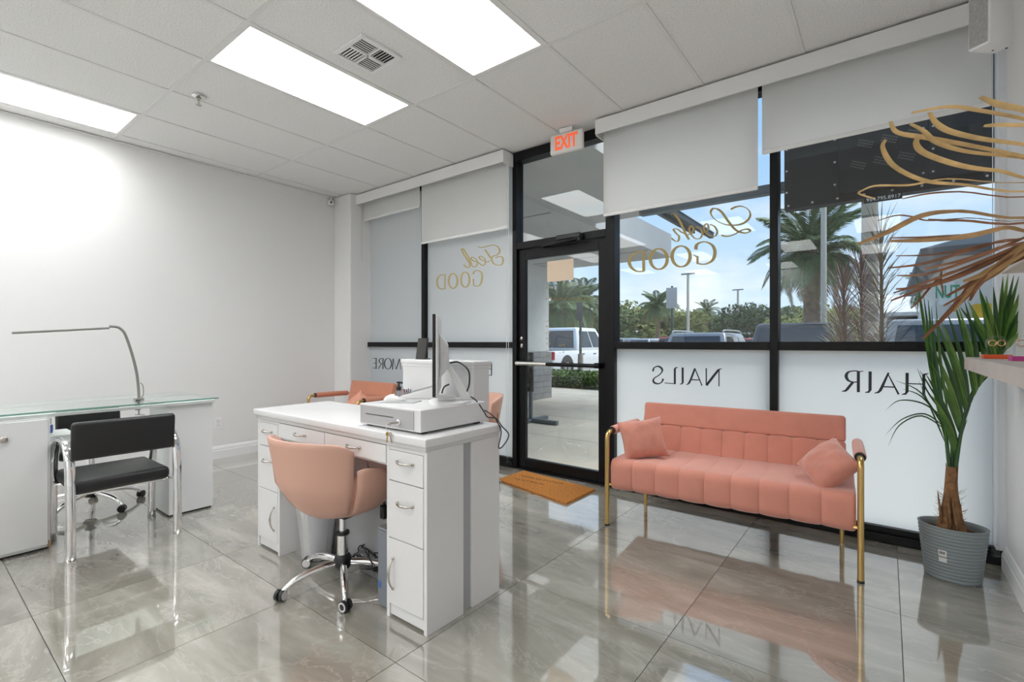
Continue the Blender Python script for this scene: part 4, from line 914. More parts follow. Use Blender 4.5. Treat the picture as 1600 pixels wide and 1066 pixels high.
# dried palm leaves in a vase on the upper shelf
vs = thing('vase', 'cream vase on the upper shelf holding dried palm leaves', 'vase', (.42, 1.45, 1.475))
MB().lathe([(.04, 0), (.06, .05), (.065, .12), (.04, .2), (.03, .24), (.036, .26), (.03, .26), (.02, .2)], seg=28).build('body', mat('cream_vase', (.7, .65, .58), .4), vs, smooth='all')
MB().lathe([(.028, .2), (.002, .2)], seg=20).build('mouth', BPLAS, vs)
dp = thing('dried_palm', 'dried yellow and brown palm leaves arching in from the right edge', 'dried palm', (.42, 1.45, 1.70))
DRY = [mat('dry_straw', (.62, .42, .18), .65, var=.25, vscale=12), mat('dry_tan', (.33, .19, .075), .65, var=.3, vscale=12), mat('dry_brown', (.19, .075, .03), .6, var=.35, vscale=12)]
DL = [  # (image polyline tip -> root, width, tone, depth at tip)
 ([(1531, 152), (1560, 165), (1600, 173), (1640, 180)], .016, 0, 2.1), ([(1424, 177), (1480, 168), (1530, 174), (1600, 187), (1640, 196)], .012, 0, 2.2),
 ([(1452, 176), (1462, 193), (1482, 206), (1530, 218), (1600, 227), (1640, 232)], .015, 0, 2.2), ([(1391, 190), (1402, 208), (1450, 217), (1510, 228), (1600, 246), (1640, 255)], .015, 0, 2.3),
 ([(1422, 194), (1442, 205), (1462, 223), (1510, 238), (1600, 248), (1640, 258)], .013, 0, 2.25), ([(1437, 211), (1431, 225), (1445, 241), (1500, 260), (1560, 268), (1640, 272)], .015, 0, 2.2),
 ([(1384, 218), (1379, 232), (1396, 260), (1440, 282), (1500, 289), (1640, 292)], .013, 0, 2.3), ([(1340, 302), (1366, 291), (1420, 290), (1480, 280), (1640, 278)], .007, 0, 2.4), ([(1368, 311), (1341, 302), (1362, 292)], .006, 0, 2.4),
 ([(1410, 311), (1450, 303), (1500, 300), (1640, 299)], .006, 2, 2.2), ([(1537, 197), (1560, 196), (1640, 190)], .009, 0, 2.0),
 ([(1372, 345), (1400, 337), (1425, 339), (1450, 345), (1510, 341), (1640, 332)], .006, 2, 2.4), ([(1340, 382), (1385, 364), (1440, 338), (1500, 331), (1640, 331)], .016, 1, 2.3), ([(1450, 343), (1500, 345), (1640, 336)], .008, 2, 2.2),
 ([(1390, 377), (1440, 376), (1510, 370), (1570, 357), (1640, 347)], .015, 1, 2.2), ([(1390, 372), (1440, 371), (1500, 366)], .006, 2, 2.2),
 ([(1388, 419), (1440, 413), (1500, 396), (1560, 378), (1640, 350)], .009, 2, 2.3), ([(1402, 431), (1450, 428), (1520, 405), (1600, 372), (1640, 356)], .008, 2, 2.3),
 ([(1400, 452), (1450, 447), (1520, 420), (1600, 380), (1640, 360)], .010, 2, 2.2), ([(1392, 470), (1440, 452), (1500, 432), (1580, 395), (1640, 365)], .009, 2, 2.3),
 ([(1441, 530), (1466, 505), (1498, 470), (1525, 435), (1575, 405), (1640, 370)], .011, 2, 2.0), ([(1490, 487), (1520, 450), (1560, 425), (1600, 390), (1640, 372)], .008, 1, 1.95), ([(1495, 480), (1515, 460), (1530, 440), (1575, 408), (1640, 375)], .007, 2, 2.05),
 ([(1471, 424), (1470, 440), (1476, 465)], .006, 2, 2.2), ([(1396, 458), (1450, 440), (1520, 414), (1590, 384), (1640, 358)], .007, 2, 2.15), ([(1445, 420), (1500, 408), (1560, 388), (1640, 354)], .008, 2, 2.1), ([(1480, 462), (1520, 440), (1560, 414), (1640, 366)], .009, 2, 2.0), ([(1474, 478), (1512, 456), (1550, 424), (1640, 372)], .008, 2, 1.95), ([(1505, 440), (1545, 424), (1600, 384), (1640, 364)], .012, 1, 1.9), ([(1515, 470), (1532, 442), (1580, 402), (1640, 376)], .010, 2, 1.9), ([(1400, 400), (1460, 398), (1530, 384), (1640, 350)], .006, 2, 2.3), ([(1423, 482), (1436, 470), (1470, 433), (1520, 415), (1640, 362)], .006, 2, 2.3), ([(1510, 455), (1545, 430), (1600, 396), (1640, 378)], .009, 1, 1.9)]
for pts, w_, g, d0 in DL:
    n = len(pts); mb = MB(); P3 = []
    for i, (u, v) in enumerate(pts):
        P3.append(px(u, v, d0+(1.72-d0)*min(1, max(0, (u-1340)/300))))
    if pts[-1][0] >= 1600: P3.append((.42, 1.45, 1.70))
    leaf(mb, P3, w_*(1.4, 1.2, 1.15)[g], fold=.18, tipw=.15, base=.5); part('leaflet', mb, DRY[g], dp, smooth='all')
# ------------------------------------------------------------------ outside
swk = struct('floor_sidewalk', MB().box(-30, 12, 3.78, 11.3, -.22, -.028), mat('sidewalk_joint', (.2, .19, .17), .95))
proto = {}
for i in range(-9, 4):
    for j in range(5):
        x0 = -.6+1.52*i; y0 = 3.785+1.5*j
        a, b_ = .755, .744
        if 'slab' in proto: share(proto['slab'], 'paving_slab', swk, (x0+.76, y0+.75, 0))
        else: o = MB().box(-a, a, -b_, b_, -.028, -.02, .003).build('paving_slab', CONC, swk); o.location = (x0+.76, y0+.75, 0); proto['slab'] = o
GZ = -.15
struct('floor_parking_lot', MB().box(-140, 120, 11.3, 260, -.3, GZ).box(-140, -30, -40, 11.3, -.3, GZ).box(12, 120, -40, 11.3, -.3, GZ), ASPH)
# canopy over the left bays and the door
cn = sempty('ceiling_canopy', (-6, 6, 3))
MB().box(-30, -3.33, 3.78, 9.4, 2.87, 3.32).build('soffit_slab', STUC, cn, world=True)
MB().box(-3.33, -2.05, 3.78, 6.3, 2.93, 3.32).build('soffit_slab', STUC, cn, world=True)
for y in (5.2, 6.8, 8.4): MB().box(-12, -3.4, y-.01, y+.01, 2.864, 2.872).build('soffit_joint', mat('soffit_joint', (.3, .3, .3), .9), cn, world=True)
struct('wall_facade', MB().box(-30, -5.42, 3.70, 3.9, -.1, 3.4).box(.5, 12, 3.70, 3.9, -.1, 3.4).box(-5.42, .5, 3.70, 3.9, 3.02, 5), STUC)
cl = thing('canopy_column', 'white stucco column with a grey tiled base seen through the glass door', 'column', (-6.4, 8.5, 0))
part('shaft', MB().box(-6.95, -5.93, 8.1, 9.0, 1.0, 2.87, .01), mat('stucco_light', (.62, .63, .62), .9, var=.04), cl)
part('core', MB().box(-6.97, -5.89, 8.08, 9.02, -.02, 1.0), mat('stone_joint', (.2, .2, .2), .9), cl)
ST = mat('grey_stone_tile', (.24, .245, .25), .7, var=.15, vscale=4, bump=.2, bscale=40)
for k in range(8):
    z0 = -.02+.128*k
    for q in range(3):
        o_ = (.17 if k % 2 else 0)
        xa = max(-6.98, -6.98+.37*q-o_); xb = min(-5.88, -6.98+.37*(q+1)-o_ if q < 2 else -5.88)
        part('stone', MB().box(xa+.003, xb-.003, 8.065, 8.08, z0+.003, z0+.125), ST, cl)
        ya = max(8.07, 8.07+.32*q-o_); yb = min(9.03, 8.07+.32*(q+1)-o_ if q < 2 else 9.03)
        part('stone', MB().box(-5.89, -5.875, ya+.003, yb-.003, z0+.003, z0+.125), ST, cl)
# steel canopy beam and sign
bm = thing('steel_beam', 'dark steel beam running outside along the top of the clear windows', 'beam', (-.5, 5.32, 2.7))
part('beam', MB().box(-2.24, 3.5, 5.27, 5.37, 2.66, 2.75, .004), STEEL, bm)
for k, x in enumerate((-2.2, -2.08)):
    o = thing('canopy_rafter', ['dark steel rafter at the end of the canopy', 'second dark steel rafter, just right of the canopy end'][k], 'rafter', (x, 6.3, 2.83), group='steel rafters')
    part('rafter', MB().box(x-.03, x+.03, 5.4-.1*k, 7.1+.5*k, 2.77, 2.84, .003), mat('dark_steel', (.035, .04, .045), .45), o)
    part('flange', MB().box(x-.042, x+.042, 5.4-.1*k, 7.1+.5*k, 2.84, 2.85), STEEL, o)
sg = thing('shop_sign', 'black metal back of a shop sign with vents and screws outside the right window', 'sign', (.4, 5.15, 3))
SGM = mat('sign_black', (.008, .008, .010), .45, spec=.3)
part('back_panel', MB().box(-.755, 1.6, 5.14, 5.26, 2.44, 3.62, .004), SGM, sg)
part('raised_panel', MB().box(-.33, .263, 5.08, 5.14, 2.505, 3.5, .003), SGM, sg); part('raised_panel', MB().box(.267, 1.5, 5.08, 5.14, 2.505, 3.5, .003), SGM, sg)
vt = mat('vent_grey', (.13, .125, .12), .5)
for k in range(9):
    u = (-.21+.16*(k % 3)+.05*(k//3 % 2))/.75; z = 3.06-.17*(k//3)
    vb = MB()
    for a in range(6):
        for b_ in range(3):
            xx = u*.75+.017*a+.008*b_-.03; zz = z+.020*b_-.008*a
            vb.box(xx-.006, xx+.006, 5.0765, 5.0805, zz-.004, zz+.004)
    tag(part('vent_holes', vb, vt, sg), kind='stuff')
SCR = mat('screw_steel', (.6, .6, .62), .3, .8)
for k in range(13): part('screw', MB().lathe([(.010, 0), (.008, .006)], (-.72+.19*k, 5.14, 2.475), 8, M=Matrix.Rotation(PI/2, 4, 'X')), SCR, sg)
for k in range(5):
    for x in (-.735, -.36): part('screw', MB().lathe([(.010, 0), (.008, .006)], (x, 5.14, 2.60+.2*k), 8, M=Matrix.Rotation(PI/2, 4, 'X')), SCR, sg)
    for x in (.235, .295): part('screw', MB().lathe([(.009, 0), (.007, .005)], (x, 5.08, 2.56+.18*k), 8, M=Matrix.Rotation(PI/2, 4, 'X')), SCR, sg)
stp = part('phone_strip', MB().box(at(1350, 311, 'y', 5.1).x, at(1410, 311, 'y', 5.1).x, 5.10, 5.104, 2.385, 2.438), SGM, sg)
q = text_mesh('954.795.8917', .042, mat('white_print', (.75, .75, .75), .5), stp, Matrix.Translation((at(1380, 311, 'y', 5.1).x, 5.0985, 2.411)) @ Matrix.Rotation(PI/2, 4, 'X'))
q.data.transform(Matrix.Translation(-sg.location))
# A-frame sign stand by the door
sf = thing('sign_stand', 'black metal sign stand with a long foot on the sidewalk outside the door', 'sign stand', (-4.2, 6.0, -.02))
part('post', MB().box(-4.33, -4.27, 6.0, 6.04, -.02, 1.0, .004), STEEL, sf)
part('foot', MB().box(-4.34, -4.26, 5.7, 6.45, -.02, .035, .006), STEEL, sf)
part('cross_foot', MB().box(-4.36, -3.82, 5.99, 6.06, -.02, .045, .006), STEEL, sf)
part('board', MB().box(-4.75, -4.25, 6.0, 6.03, .45, 1.05, .004), BPLAS, sf)
# foliage ------------------------------------------------------------------
def leafmesh(name, n, size, fn, seed):
    r = random.Random(seed); verts = []; faces = []
    for k in range(n):
        p = fn(r); d = Vector((r.gauss(0, 1), r.gauss(0, 1), r.gauss(0, .7))).normalized(); e = d.orthogonal().normalized()
        s_ = size*r.uniform(.6, 1.3); i = len(verts)
        verts += [p+d*s_, p+e*s_*.5, p-d*s_, p-e*s_*.5]; faces.append((i, i+1, i+2, i+3))
    me = D.meshes.new(name); me.from_pydata(verts, [], faces); return me
def crown(r, lobes):
    c, R = lobes[r.randrange(len(lobes))]; v = Vector((r.gauss(0, 1), r.gauss(0, 1), r.gauss(0, 1))).normalized()*R*(r.random()**.25); v.z *= .8
    return c+v
TG = [mat('foliage_mid', (.085, .135, .035), .8, var=.4, vscale=.8), mat('foliage_dark', (.045, .085, .030), .8, var=.4, vscale=.8), mat('foliage_yellow', (.17, .20, .05), .8, var=.35, vscale=.8)]
TRK = mat('tree_trunk', (.12, .09, .06), .9, var=.3)
TM = []
for q in range(3):
    r = random.Random(q+3); lobes = [(Vector((r.uniform(-2.6, 2.6), r.uniform(-2, 2), r.uniform(3.2, 5.4))), r.uniform(1.3, 2.1)) for _ in range(9)]+[(Vector((r.uniform(-2.4, 2.4), r.uniform(-1.5, 1.5), 1.7)), 1.4) for _ in range(3)]
    me = leafmesh('crown', 4200, .26, lambda rr: crown(rr, lobes), q); me.materials.append(TG[q]); TM.append(me)
tkm = MB().tube([(0, 0, 0), (.1, 0, 1.5), (0, .1, 3.5)], [.25, .2, .12], 8).build('trunk', TRK); tkd = tkm.data; D.objects.remove(tkm)
def tree(u, Y, s_, q, lab, sx=1.0):
    s_ *= .86; p = at(u, 530, 'y', Y); t = thing('tree', lab, 'tree', (p.x, Y, GZ), random.uniform(-.4, .4), group='trees beyond the parking lot')
    for nm, me in (('crown', TM[q]), ('trunk', tkd)):
        o = D.objects.new(nm, me); C.objects.link(o); o.parent = t; o.scale = (s_*sx*1.15, s_*1.15, s_)
TL_ = [(878, 78, 1.25, 2, 'olive tree behind the white pickup truck'), (925, 80, 1.2, 0, 'green tree right of the palms behind the pickup'), (968, 60, 1.12, 0, 'broad green tree just right of the door frame'), (1000, 62, 1.18, 2, 'yellow green tree left of the sign post'),
       (1032, 66, 1.12, 0, 'green tree behind the small palm and sign post'), (1062, 66, 1.05, 2, 'yellowish tree behind the nearer lamp post'), (1096, 84, 1.12, 1, 'dark tree right of the nearer lamp post'), (1122, 84, .95, 0, 'low green tree above the grey crossover'),
       (1148, 88, 1.15, 1, 'dark tree behind the farther lamp post'), (1178, 74, 1.18, 1, 'dark tree left of the window mullion'), (1207, 74, 1.2, 1, 'dark tree behind the window mullion'), (1240, 46, .62, 2, 'pale yellow green tree left of the thick palm trunk'), (1300, 50, .8, 2, 'yellow green tree behind the white pole'), (1340, 60, .9, 0, 'tree behind the red spiky plants')]
for a in TL_: tree(*a[:4], a[4])
PB = mat('palm_bark', (.21, .145, .095), .95, bump=.8, bscale=14, var=.35, vscale=7)
PF = [mat('palm_frond', (.075, .135, .042), .6, var=.35, vscale=2), mat('palm_frond_dry', (.20, .17, .07), .7, var=.3, vscale=2)]
def frondmesh(L_, droop, seed, m):
    r = random.Random(seed); mb = MB(); P = []
    for i in range(13):
        t = i/12; P.append(Vector((L_*t*(1-.18*t*droop), 0, L_*(.55*t-.75*droop*t*t))))
    mb.tube(P, [.035*(1-.8*i/12) for i in range(13)], 5)
    for i in range(3, 80):
        t = i/80; k = t*12; a = int(k); p = P[a].lerp(P[min(a+1, 12)], k-a); d = (P[min(a+1, 12)]-P[a]).normalized()
        ln = L_*.26*(math.sin(PI*min(1, t*.9+.12))**.7)
        for s_ in (-1, 1):
            e = (d*.75+Vector((0, s_*.8, .05+.25*r.random()))).normalized()*ln; tip = p+e+Vector((0, 0, -ln*.35))
            w_ = d*.020; mid = p+e*.5
            mb.quad(p-w_, mid-w_*1.3, tip, mid+w_*1.3)
    o = mb.build('frond', m); me = o.data; D.objects.remove(o); return me
FMs = [frondmesh(2.6, .55, 1, PF[0]), frondmesh(2.7, .9, 2, PF[0]), frondmesh(2.5, 1.25, 3, PF[0]), frondmesh(2.1, 1.7, 4, PF[1])]
def palm(u, Y, hz, s_, lab, tr=.22, n=44, wid=None):
    p = at(u, 535.5, 'y', Y); t = thing('palm_tree', lab, 'palm tree', (p.x, Y, GZ), random.random())
    prof = []
    nn = max(8, int(hz/.16))
    for k in range(nn+1):
        z = (hz+.15)*k/nn; prof += [(tr*(1.05-.15*k/nn), z), (tr*(1.15-.15*k/nn), z+.05)]
    MB().lathe(prof, seg=12).build('trunk', PB, t, smooth='all')
    for k in range(n):
        f = k/n; q = 0 if f < .28 else 1 if f < .58 else 2 if f < .86 else 3
        o = D.objects.new('frond', FMs[q]); C.objects.link(o); o.parent = t; o.location = (0, 0, hz+.15-.3*f); o.scale = (s_*random.uniform(.85, 1.1),)*3
        o.rotation_euler = (0, math.radians([-32, -8, 8, 22][q]+random.uniform(-9, 9)), k*2.399)
palm(1268, 19.0, 4.2, .86, 'tall thick palm outside, left of the white pole', .24, 56)
palm(876, 24.0, 3.3, .95, 'bushy palm behind the left of the pickup', .2); palm(908, 27.0, 3.7, .9, 'bushy palm above the pickup cab', .2)
palm(1028, 50.0, 5.0, 1.0, 'palm among the trees left of the sign post', .22); palm(1447, 34.0, 4.1, .55, 'small palm above the low metal roof', .18, 30); palm(1104, 70, 5.6, .9, 'far palm rising above the dark trees', .2, 30)
# ringed trunk behind the sign
p = at(1359, 535, 'y', 10.2)
rp = thing('ringed_palm_trunk', 'wide grey banded palm trunk below the phone number strip', 'palm trunk', (p.x, 10.2, GZ))
MB().lathe([(.13, 0), (.12, 2), (.112, 4.5), (.10, 6.5)], seg=20).build('trunk', mat('grey_trunk', (.17, .15, .13), .9, var=.2, vscale=3), rp, smooth='all')
for k in range(9): MB().lathe([(.131-.003*k, 1.0+.5*k), (.130-.003*k, 1.2+.5*k)], seg=20, caps=False).build('band', mat('pale_band', (.36, .33, .27), .9), rp, smooth='all')
for k in range(14):
    o = D.objects.new('frond', FMs[k % 3]); C.objects.link(o); o.parent = rp; o.location = (0, 0, 6.4); o.rotation_euler = (0, math.radians(random.uniform(-35, 15)), k*2.399)
# red spiky cordylines
CM = [mat('cordyline_red', (.16, .075, .055), .5, var=.35, vscale=3), mat('cordyline_bronze', (.13, .095, .055), .5, var=.35, vscale=3), mat('cordyline_green', (.20, .19, .05), .5, var=.35, vscale=3)]
for u, Y, zt, q, lab in ((1318, 7.2, 1.95, 0, 'red spiky plant, leftmost of the three outside the window'), (1345, 7.5, 2.18, 0, 'red spiky plant in the middle of the three outside the window'), (1376, 7.0, 2.42, 1, 'taller bronze spiky plant, rightmost of the three outside'), (1312, 7.8, 1.5, 2, 'low yellow green spiky plant beneath the red ones')):
    p = at(u, 530, 'y', Y); t = thing('cordyline', lab, 'spiky plant', (p.x, Y, -.02), group='spiky plants in the planting bed')
    MB().tube([(0, 0, 0), (.02, 0, 1.0), (0, 0, zt)], [.028, .022, .012], 8).build('stem', TRK, t)
    mb = MB(); r = random.Random(int(u))
    for k in range(190):
        f = k/190; z = .9+(zt-.85)*f if zt > 1.6 else .6+(zt-.55)*f; a = k*2.399+r.uniform(-.3, .3); el = .35+.75*f+r.uniform(-.25, .25); ln = r.uniform(.34, .58)*(1-.2*f)
        d = Vector((math.cos(a)*math.cos(el), math.sin(a)*math.cos(el), math.sin(el))); e = Vector((-math.sin(a), math.cos(a), 0))*.0065; p0 = Vector((0, 0, z)); m_ = p0+d*ln*.5; tip = p0+d*ln+Vector((0, 0, -.05*(1-f)))
        mb.quad(p0-e*.6, p0+e*.6, m_+e, m_-e); mb.quad(m_-e, m_+e, tip+e*.1, tip-e*.1)
    tag(mb.build('leaves', CM[q], t), kind='stuff')
# hedge
hg = thing('hedge', 'low clipped green hedge along the far edge of the sidewalk', 'hedge', (-7.5, 11.6, GZ))
HG = mat('hedge_green', (.085, .145, .03), .7, var=.45, vscale=3)
o = D.objects.new('foliage', leafmesh('foliage', 15000, .05, lambda r: Vector((r.uniform(-4, 3.2), r.uniform(-.45, .45), .03+.50*(r.random()**.5)+.05*math.sin(r.random()*9))), 5)); o.data.materials.append(HG); C.objects.link(o); o.parent = hg; o['kind'] = 'stuff'
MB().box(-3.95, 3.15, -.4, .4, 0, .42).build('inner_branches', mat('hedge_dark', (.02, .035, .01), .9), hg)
# street furniture
def post(name, lab, u, Y, zt, r, m, cat, extra=None):
    p = at(u, 535, 'y', Y); t = thing(name, lab, cat, (p.x, Y, GZ)); MB().tube([(0, 0, 0), (0, 0, zt)], [r, r*.8], 10).build('post', m, t, smooth=True)
    if extra: extra(t)
    return t
PCONC = mat('pale_concrete_pole', (.50, .47, .41), .8); DGREEN = mat('dark_green_post', (.03, .055, .045), .5)
def lamp_head(t, zt, w_=.75):
    MB().box(-w_, w_, -.12, .12, zt, zt+.14, .03).build('lamp_head', mat('lamp_head_grey', (.13, .135, .14), .5), t)
post('street_lamp', 'tall lamp post nearer the sign post, above the tree line', 1075, 55, 9.0, .17, PCONC, 'street lamp', lambda t: lamp_head(t, 9.0))
post('street_lamp', 'farther lamp post near the window mullion', 1153, 75, 8.9, .17, PCONC, 'street lamp', lambda t: lamp_head(t, 8.9))
post('street_lamp', 'far lamp standing above the trees just right of the door', 967, 110, 11.4, .12, PCONC, 'street lamp', lambda t: lamp_head(t, 11.4, .9))
post('street_lamp', 'far lamp above the trees between the door and the sign post', 1016, 110, 12.2, .12, PCONC, 'street lamp', lambda t: lamp_head(t, 12.2, .7))
post('utility_pole', 'thin pole beyond the trees near the farther lamp post', 1160, 80, 5.8, .14, PCONC, 'pole'); post('utility_pole', 'thin far pole above the dark trees by the mullion', 1173, 90, 7.5, .1, STEEL, 'pole')
post('light_pole', 'square pale pole beside the thick palm outside', 1287, 17.0, 8.5, .085, PCONC, 'pole')
def sign_back(t): MB().box(-.16, .16, -.035, -.03, 2.35, 2.95, .002).build('sign_plate', SILVER, t)
post('traffic_sign', 'grey back of a street sign on a dark green post', 1050, 14.0, 3.0, .035, DGREEN, 'street sign', sign_back)
post('traffic_sign', 'dark narrow sign post behind the hedge, seen in the door', 907, 12.6, 2.55, .045, mat('dark_grey_post', (.09, .095, .09), .6), 'street sign', lambda t: MB().box(-.1, .1, -.06, -.05, 2.0, 2.55, .003).build('sign_plate', mat('dark_grey_post', (.09, .095, .09)), t))
post('bollard', 'grey wooden bollard in front of the pickup truck', 907, 12.4, 1.02, .10, mat('bollard_wood', (.33, .29, .24), .9, var=.2), 'bollard')
# cars --------------------------------------------------------------------
CG = mat('car_window', (.02, .025, .03), .05, spec=.8); TYRE = mat('tyre', (.015, .015, .015), .8); RIM = mat('rim', (.45, .45, .46), .3, .9); RED = mat('tail_lamp', (.35, .012, .015), .15)
def car(lab, x, Y, rz, col, m_name, Ln=4.6, W=1.85, H=1.7, truck=False, rails=False, cat='car', name='car', group=None, lite=False):
    t = thing(name, lab, cat, (x, Y, GZ), rz, group=group); m = mat(m_name, col, .25, .2, coat=.6); w_ = W/2; h = Ln/2
    zb = H*.56 if not truck else 1.05
    body = MB().poly([(-h, .42), (-h-.02, .7), (-h+.06, zb), (h-1.35, zb), (h-.35, zb-.12), (h, .75), (h, .40), (h-.3, .30), (-h+.3, .30)], (-w_, w_), 'x', .07)
    body.build('body', m, t, smooth=True)
    if truck: yb0, yb1, yt0, yt1 = -h+1.75, h-1.35, -h+1.95, h-2.25
    else: yb0, yb1, yt0, yt1 = -h+.06, h-1.2, -h+.42, h-2.15
    wt = w_*.80
    cb_ = [Vector((sx*w_*.97, y, zb-.02)) for sx, y in ((-1, yb0), (1, yb0), (1, yb1), (-1, yb1))]; ct = [Vector((sx*wt, y, H)) for sx, y in ((-1, yt0), (1, yt0), (1, yt1), (-1, yt1))]
    tm = bmesh.new(); vs_ = [tm.verts.new(p) for p in cb_+ct]; tm.faces.new(vs_[:4]); tm.faces.new(vs_[4:])
    for i in range(4): tm.faces.new((vs_[i], vs_[(i+1) % 4], vs_[4+(i+1) % 4], vs_[4+i]))
    bmesh.ops.recalc_face_normals(tm, faces=tm.faces); bmesh.ops.bevel(tm, geom=tm.edges[:], offset=.07, segments=3, profile=.5, affect='EDGES')
    cmb = MB(); cmb._add(tm); cmb.build('cabin', m, t, smooth=True)
    def pane(i, a0, a1, b0, b1, nm):
        A, B_, C_, D_ = cb_[i], cb_[(i+1) % 4], ct[(i+1) % 4], ct[i]
        f = lambda a, b__: A.lerp(B_, a).lerp(D_.lerp(C_, a), b__)
        nn = (B_-A).cross(D_-A).normalized(); q = [f(a0, b0), f(a1, b0), f(a1, b1), f(a0, b1)]
        mb = MB(); tm2 = bmesh.new(); lo = [tm2.verts.new(p+nn*.002) for p in q]; hi = [tm2.verts.new(p+nn*.012) for p in q]; tm2.faces.new(hi)
        for k in range(4): tm2.faces.new((lo[k], lo[(k+1) % 4], hi[(k+1) % 4], hi[k]))
        mb._add(tm2); mb.build(nm, CG, t)
    pane(0, .08, .92, .12, .86, 'rear_window'); pane(2, .07, .93, .08, .90, 'windscreen')
    for i in (1, 3):
        for a0, a1 in (((.10, .47), (.51, .86)) if truck else ((.06, .28), (.31, .58), (.61, .90))):
            if i == 3: a0, a1 = 1-a1, 1-a0
            pane(i, a0, a1, .14, .84, 'side_window')
    if lite:
        for sx in (-1, 1):
            for y in (-h+.9, h-.9): MB().lathe([(.3, -.1), (.34, 0), (.3, .1)], (sx*(w_-.1), y, .34), 10, M=Matrix.Rotation(PI/2, 4, 'Y')).build('tyre', TYRE, t)
        return t
    for sx in (-1, 1):
        for y in (-h+.95, h-.95):
            MB().lathe([(.25, -.11), (.37, -.10), (.39, 0), (.37, .10), (.25, .11)], (sx*(w_-.09), y, .39), 24, M=Matrix.Rotation(PI/2, 4, 'Y')).build('tyre', TYRE, t, smooth=True)
            MB().lathe([(.24, -.112), (.22, -.10), (.06, -.104), (.05, -.112)], (sx*(w_-.09), y, .39), 20, M=Matrix.Rotation(PI/2*(-sx), 4, 'Y')).build('rim', RIM, t, smooth=True)
            MB().lathe([(.47, -.004), (.47, .004)], (sx*(w_+.001), y, .42), 24, M=Matrix.Rotation(PI/2, 4, 'Y')).build('wheel_arch', BPLAS, t)
        MB().box(sx*w_-.16, sx*w_+.012, -h-.03, -h+.10, .72, 1.02 if truck else zb, .02).build('tail_lamp', RED, t)
        MB().box(sx*w_-.2, sx*w_+.02, h-.18, h+.01, .66, .82, .03).build('headlamp', mat('headlamp', (.7, .72, .75), .1), t)
        for y in (.2, -.75): MB().box(sx*w_-.01, sx*w_+.025, y-.1, y+.1, zb-.16, zb-.12, .01).build('door_handle', BPLAS, t)
        MB().box(sx*(w_+.12)-.1, sx*(w_+.12)+.1, yb1-.35, yb1-.15, zb, zb+.16, .03).build('wing_mirror', m, t)
        if rails: MB().tube(smoothpath([(sx*wt*.93, yt0+.05, H), (sx*wt*.93, yt0+.25, H+.06), (sx*wt*.93, yt1-.2, H+.06), (sx*wt*.93, yt1, H)], 4), .022, 6).build('roof_rail', SILVER, t)
    if truck: MB().box(-w_+.12, w_-.12, -h+.12, yb0-.06, zb-.03, zb+.002).build('bed_liner', BPLAS, t)
    MB().box(-w_*.8, w_*.8, -h-.07, -h+.1, .42, .6, .04).build('bumper', SILVER if truck else BPLAS, t)
    return t
car('white crew cab pickup truck seen through the glass door', -10.40, 17.45, 0, (.78, .79, .81), 'car_white', 5.8, 2.0, 1.95, truck=True, cat='truck', name='pickup_truck')
car('grey crossover with silver roof rails, right of the sign post', -4.05, 15.2, 0, (.24, .26, .29), 'car_grey', 4.5, 1.8, 1.62, rails=True)
car('black sports utility car behind the left of the thick palm', -1.36, 12.75, 0, (.025, .027, .032), 'car_black', 4.5, 1.85, 1.74)
car('silver grey sports utility car right of the red spiky plants', .82, 12.75, 0, (.32, .34, .37), 'car_silver', 4.5, 1.9, 1.76)
cols = [((.6, .6, .6), 'car_c1'), ((.75, .76, .77), 'car_white2'), ((.1, .1, .11), 'car_c3'), ((.35, .05, .04), 'car_red'), ((.3, .33, .38), 'car_c5')]
FARL = ['white', 'pale', 'black', 'red', 'blue grey']
for k, (u, Y) in enumerate(((966, 46), (976, 34), (988, 40), (1000, 52), (1014, 34), (1022, 46), (1036, 40), (1046, 52), (1058, 34), (1162, 40), (1172, 34), (1186, 46), (1204, 40), (1110, 58), (1140, 64))):
    p = at(u, 530, 'y', Y); c_ = cols[(k*2+k//3) % 5]
    car('far parked %s car, %s' % (['light grey', 'white', 'black', 'red', 'blue grey'][(k*2+k//3) % 5], ['at the door frame', 'second from the door frame', 'third from the door frame', 'fourth from the door frame', 'below the tree left of the small palm', 'left of the small palm', 'below the small palm', 'left of the sign post', 'just right of the sign post', 'right of the farther lamp post', 'second right of the farther lamp post', 'third right of the farther lamp post', 'next to the window mullion', 'behind the grey crossover', 'behind the right of the crossover'][k]), p.x, Y, .06*(k % 3)-.05, c_[0], c_[1], 4.4, 1.8, 1.5+.12*(k % 3), lite=True, group='far parked cars')
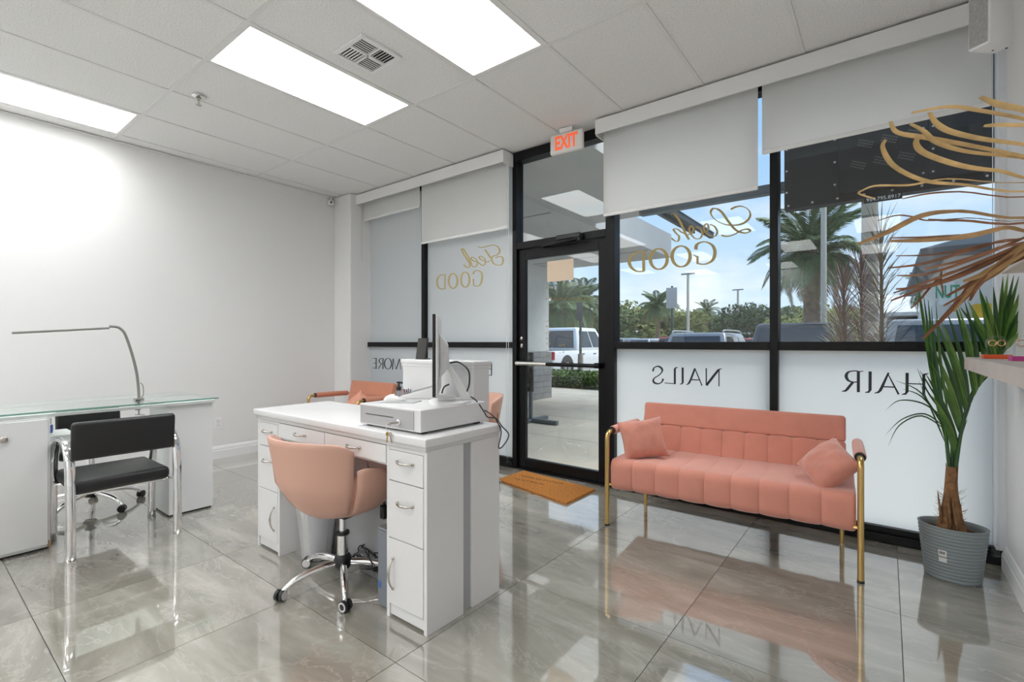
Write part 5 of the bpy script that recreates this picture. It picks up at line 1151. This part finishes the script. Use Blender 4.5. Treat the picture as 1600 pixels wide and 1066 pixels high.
# buildings
b1 = thing('shop_building', 'white shop building with a dark overhanging roof and a green sign at the right', 'building', (6, 24, GZ))
pA = at(1478, 530, 'y', 17.0)
bx0 = pA.x
part('wall', MB().box(bx0, bx0+14, 17.0, 30, GZ, 3.75), mat('building_white', (.74, .73, .70), .9, var=.03), b1)
part('roof', MB().poly([(bx0-.55, 3.45), (bx0-.55, 3.6), (bx0+2.6, 4.35), (bx0+14.5, 4.35), (bx0+14.5, 3.45)], (16.2, 30.5), 'y'), mat('roof_grey', (.20, .22, .24), .8), b1)
part('eave', MB().box(bx0-.55, bx0+14.5, 16.15, 16.25, 3.42, 3.6), mat('eave_dark', (.06, .065, .07), .7), b1)
for k in range(4): part('window', MB().box(bx0+1.5+1.6*k, bx0+2.7+1.6*k, 16.97, 17.0, .8, 2.2), CG, b1)
part('lower_roof', MB().poly([(16.0, 2.45), (17.05, 2.9), (17.05, 3.0), (16.0, 2.55)], (bx0+1.2, bx0+14), 'x'), mat('metal_roof_blue', (.34, .38, .43), .5), b1)
sx0 = at(1468, 530, 'y', 16.9).x; z0, z1 = at(1480, 476, 'y', 16.9).z, at(1480, 438, 'y', 16.9).z
sgn = part('sign_board', MB().box(at(1467, 450, 'y', 16.9).x, at(1492, 450, 'y', 16.9).x, 16.9, 16.96, z0, z1), mat('sign_white', (.72, .76, .74), .6), b1)
q = text_mesh('NUT', .46, mat('sign_green', (.04, .30, .16), .5), sgn, Matrix.Translation(Vector((at(1480, 450, 'y', 16.9).x, 16.893, (z0+z1)/2))-b1.location) @ Matrix.Rotation(PI/2, 4, 'X'), squash=.5, bold=.01)
yb_ = at(1553, 490, 'y', 14); yl = thing('yellow_awning', 'small yellow awning on the white shop building', 'awning', tuple(at(1553, 492, 'y', 16.6)))
MB().poly([(-.3, -.25), (-.3, .05), (.0, .28), (.4, .28), (.4, -.25)], (-.35, .35), 'x').build('cloth', mat('yellow_cloth', (.75, .42, .03), .6), yl)
MB().tube([(-.3, .4, -.25), (-.3, .4, .3)], .015, 6).build('frame', STEEL, yl)
b2 = thing('low_building', 'low building with a pale metal roof behind the spiky plants', 'building', (2, 40, GZ))
q0, q1 = at(1372, 480, 'y', 36), at(1462, 480, 'y', 36)
part('wall', MB().box(q0.x+.5, q1.x, 37, 44, GZ, 2.6), mat('low_wall', (.42, .40, .37), .9), b2)
part('roof', MB().poly([(35.6, 2.75), (35.6, 2.95), (40, 4.3), (45, 4.3), (45, 2.75)], (q0.x-.3, q1.x+1), 'x'), mat('pale_metal_roof', (.62, .64, .66), .5), b2)
for k in range(4): part('window', MB().box(q0.x+.9+1.3*k, q0.x+1.9+1.3*k, 36.95, 37, .3, 2.3), CG, b2)
for k in range(4): part('porch_post', MB().box(q0.x+.2+1.6*k, q0.x+.4+1.6*k, 35.8, 36.0, GZ, 2.75), mat('low_wall_white', (.7, .7, .68), .8), b2)
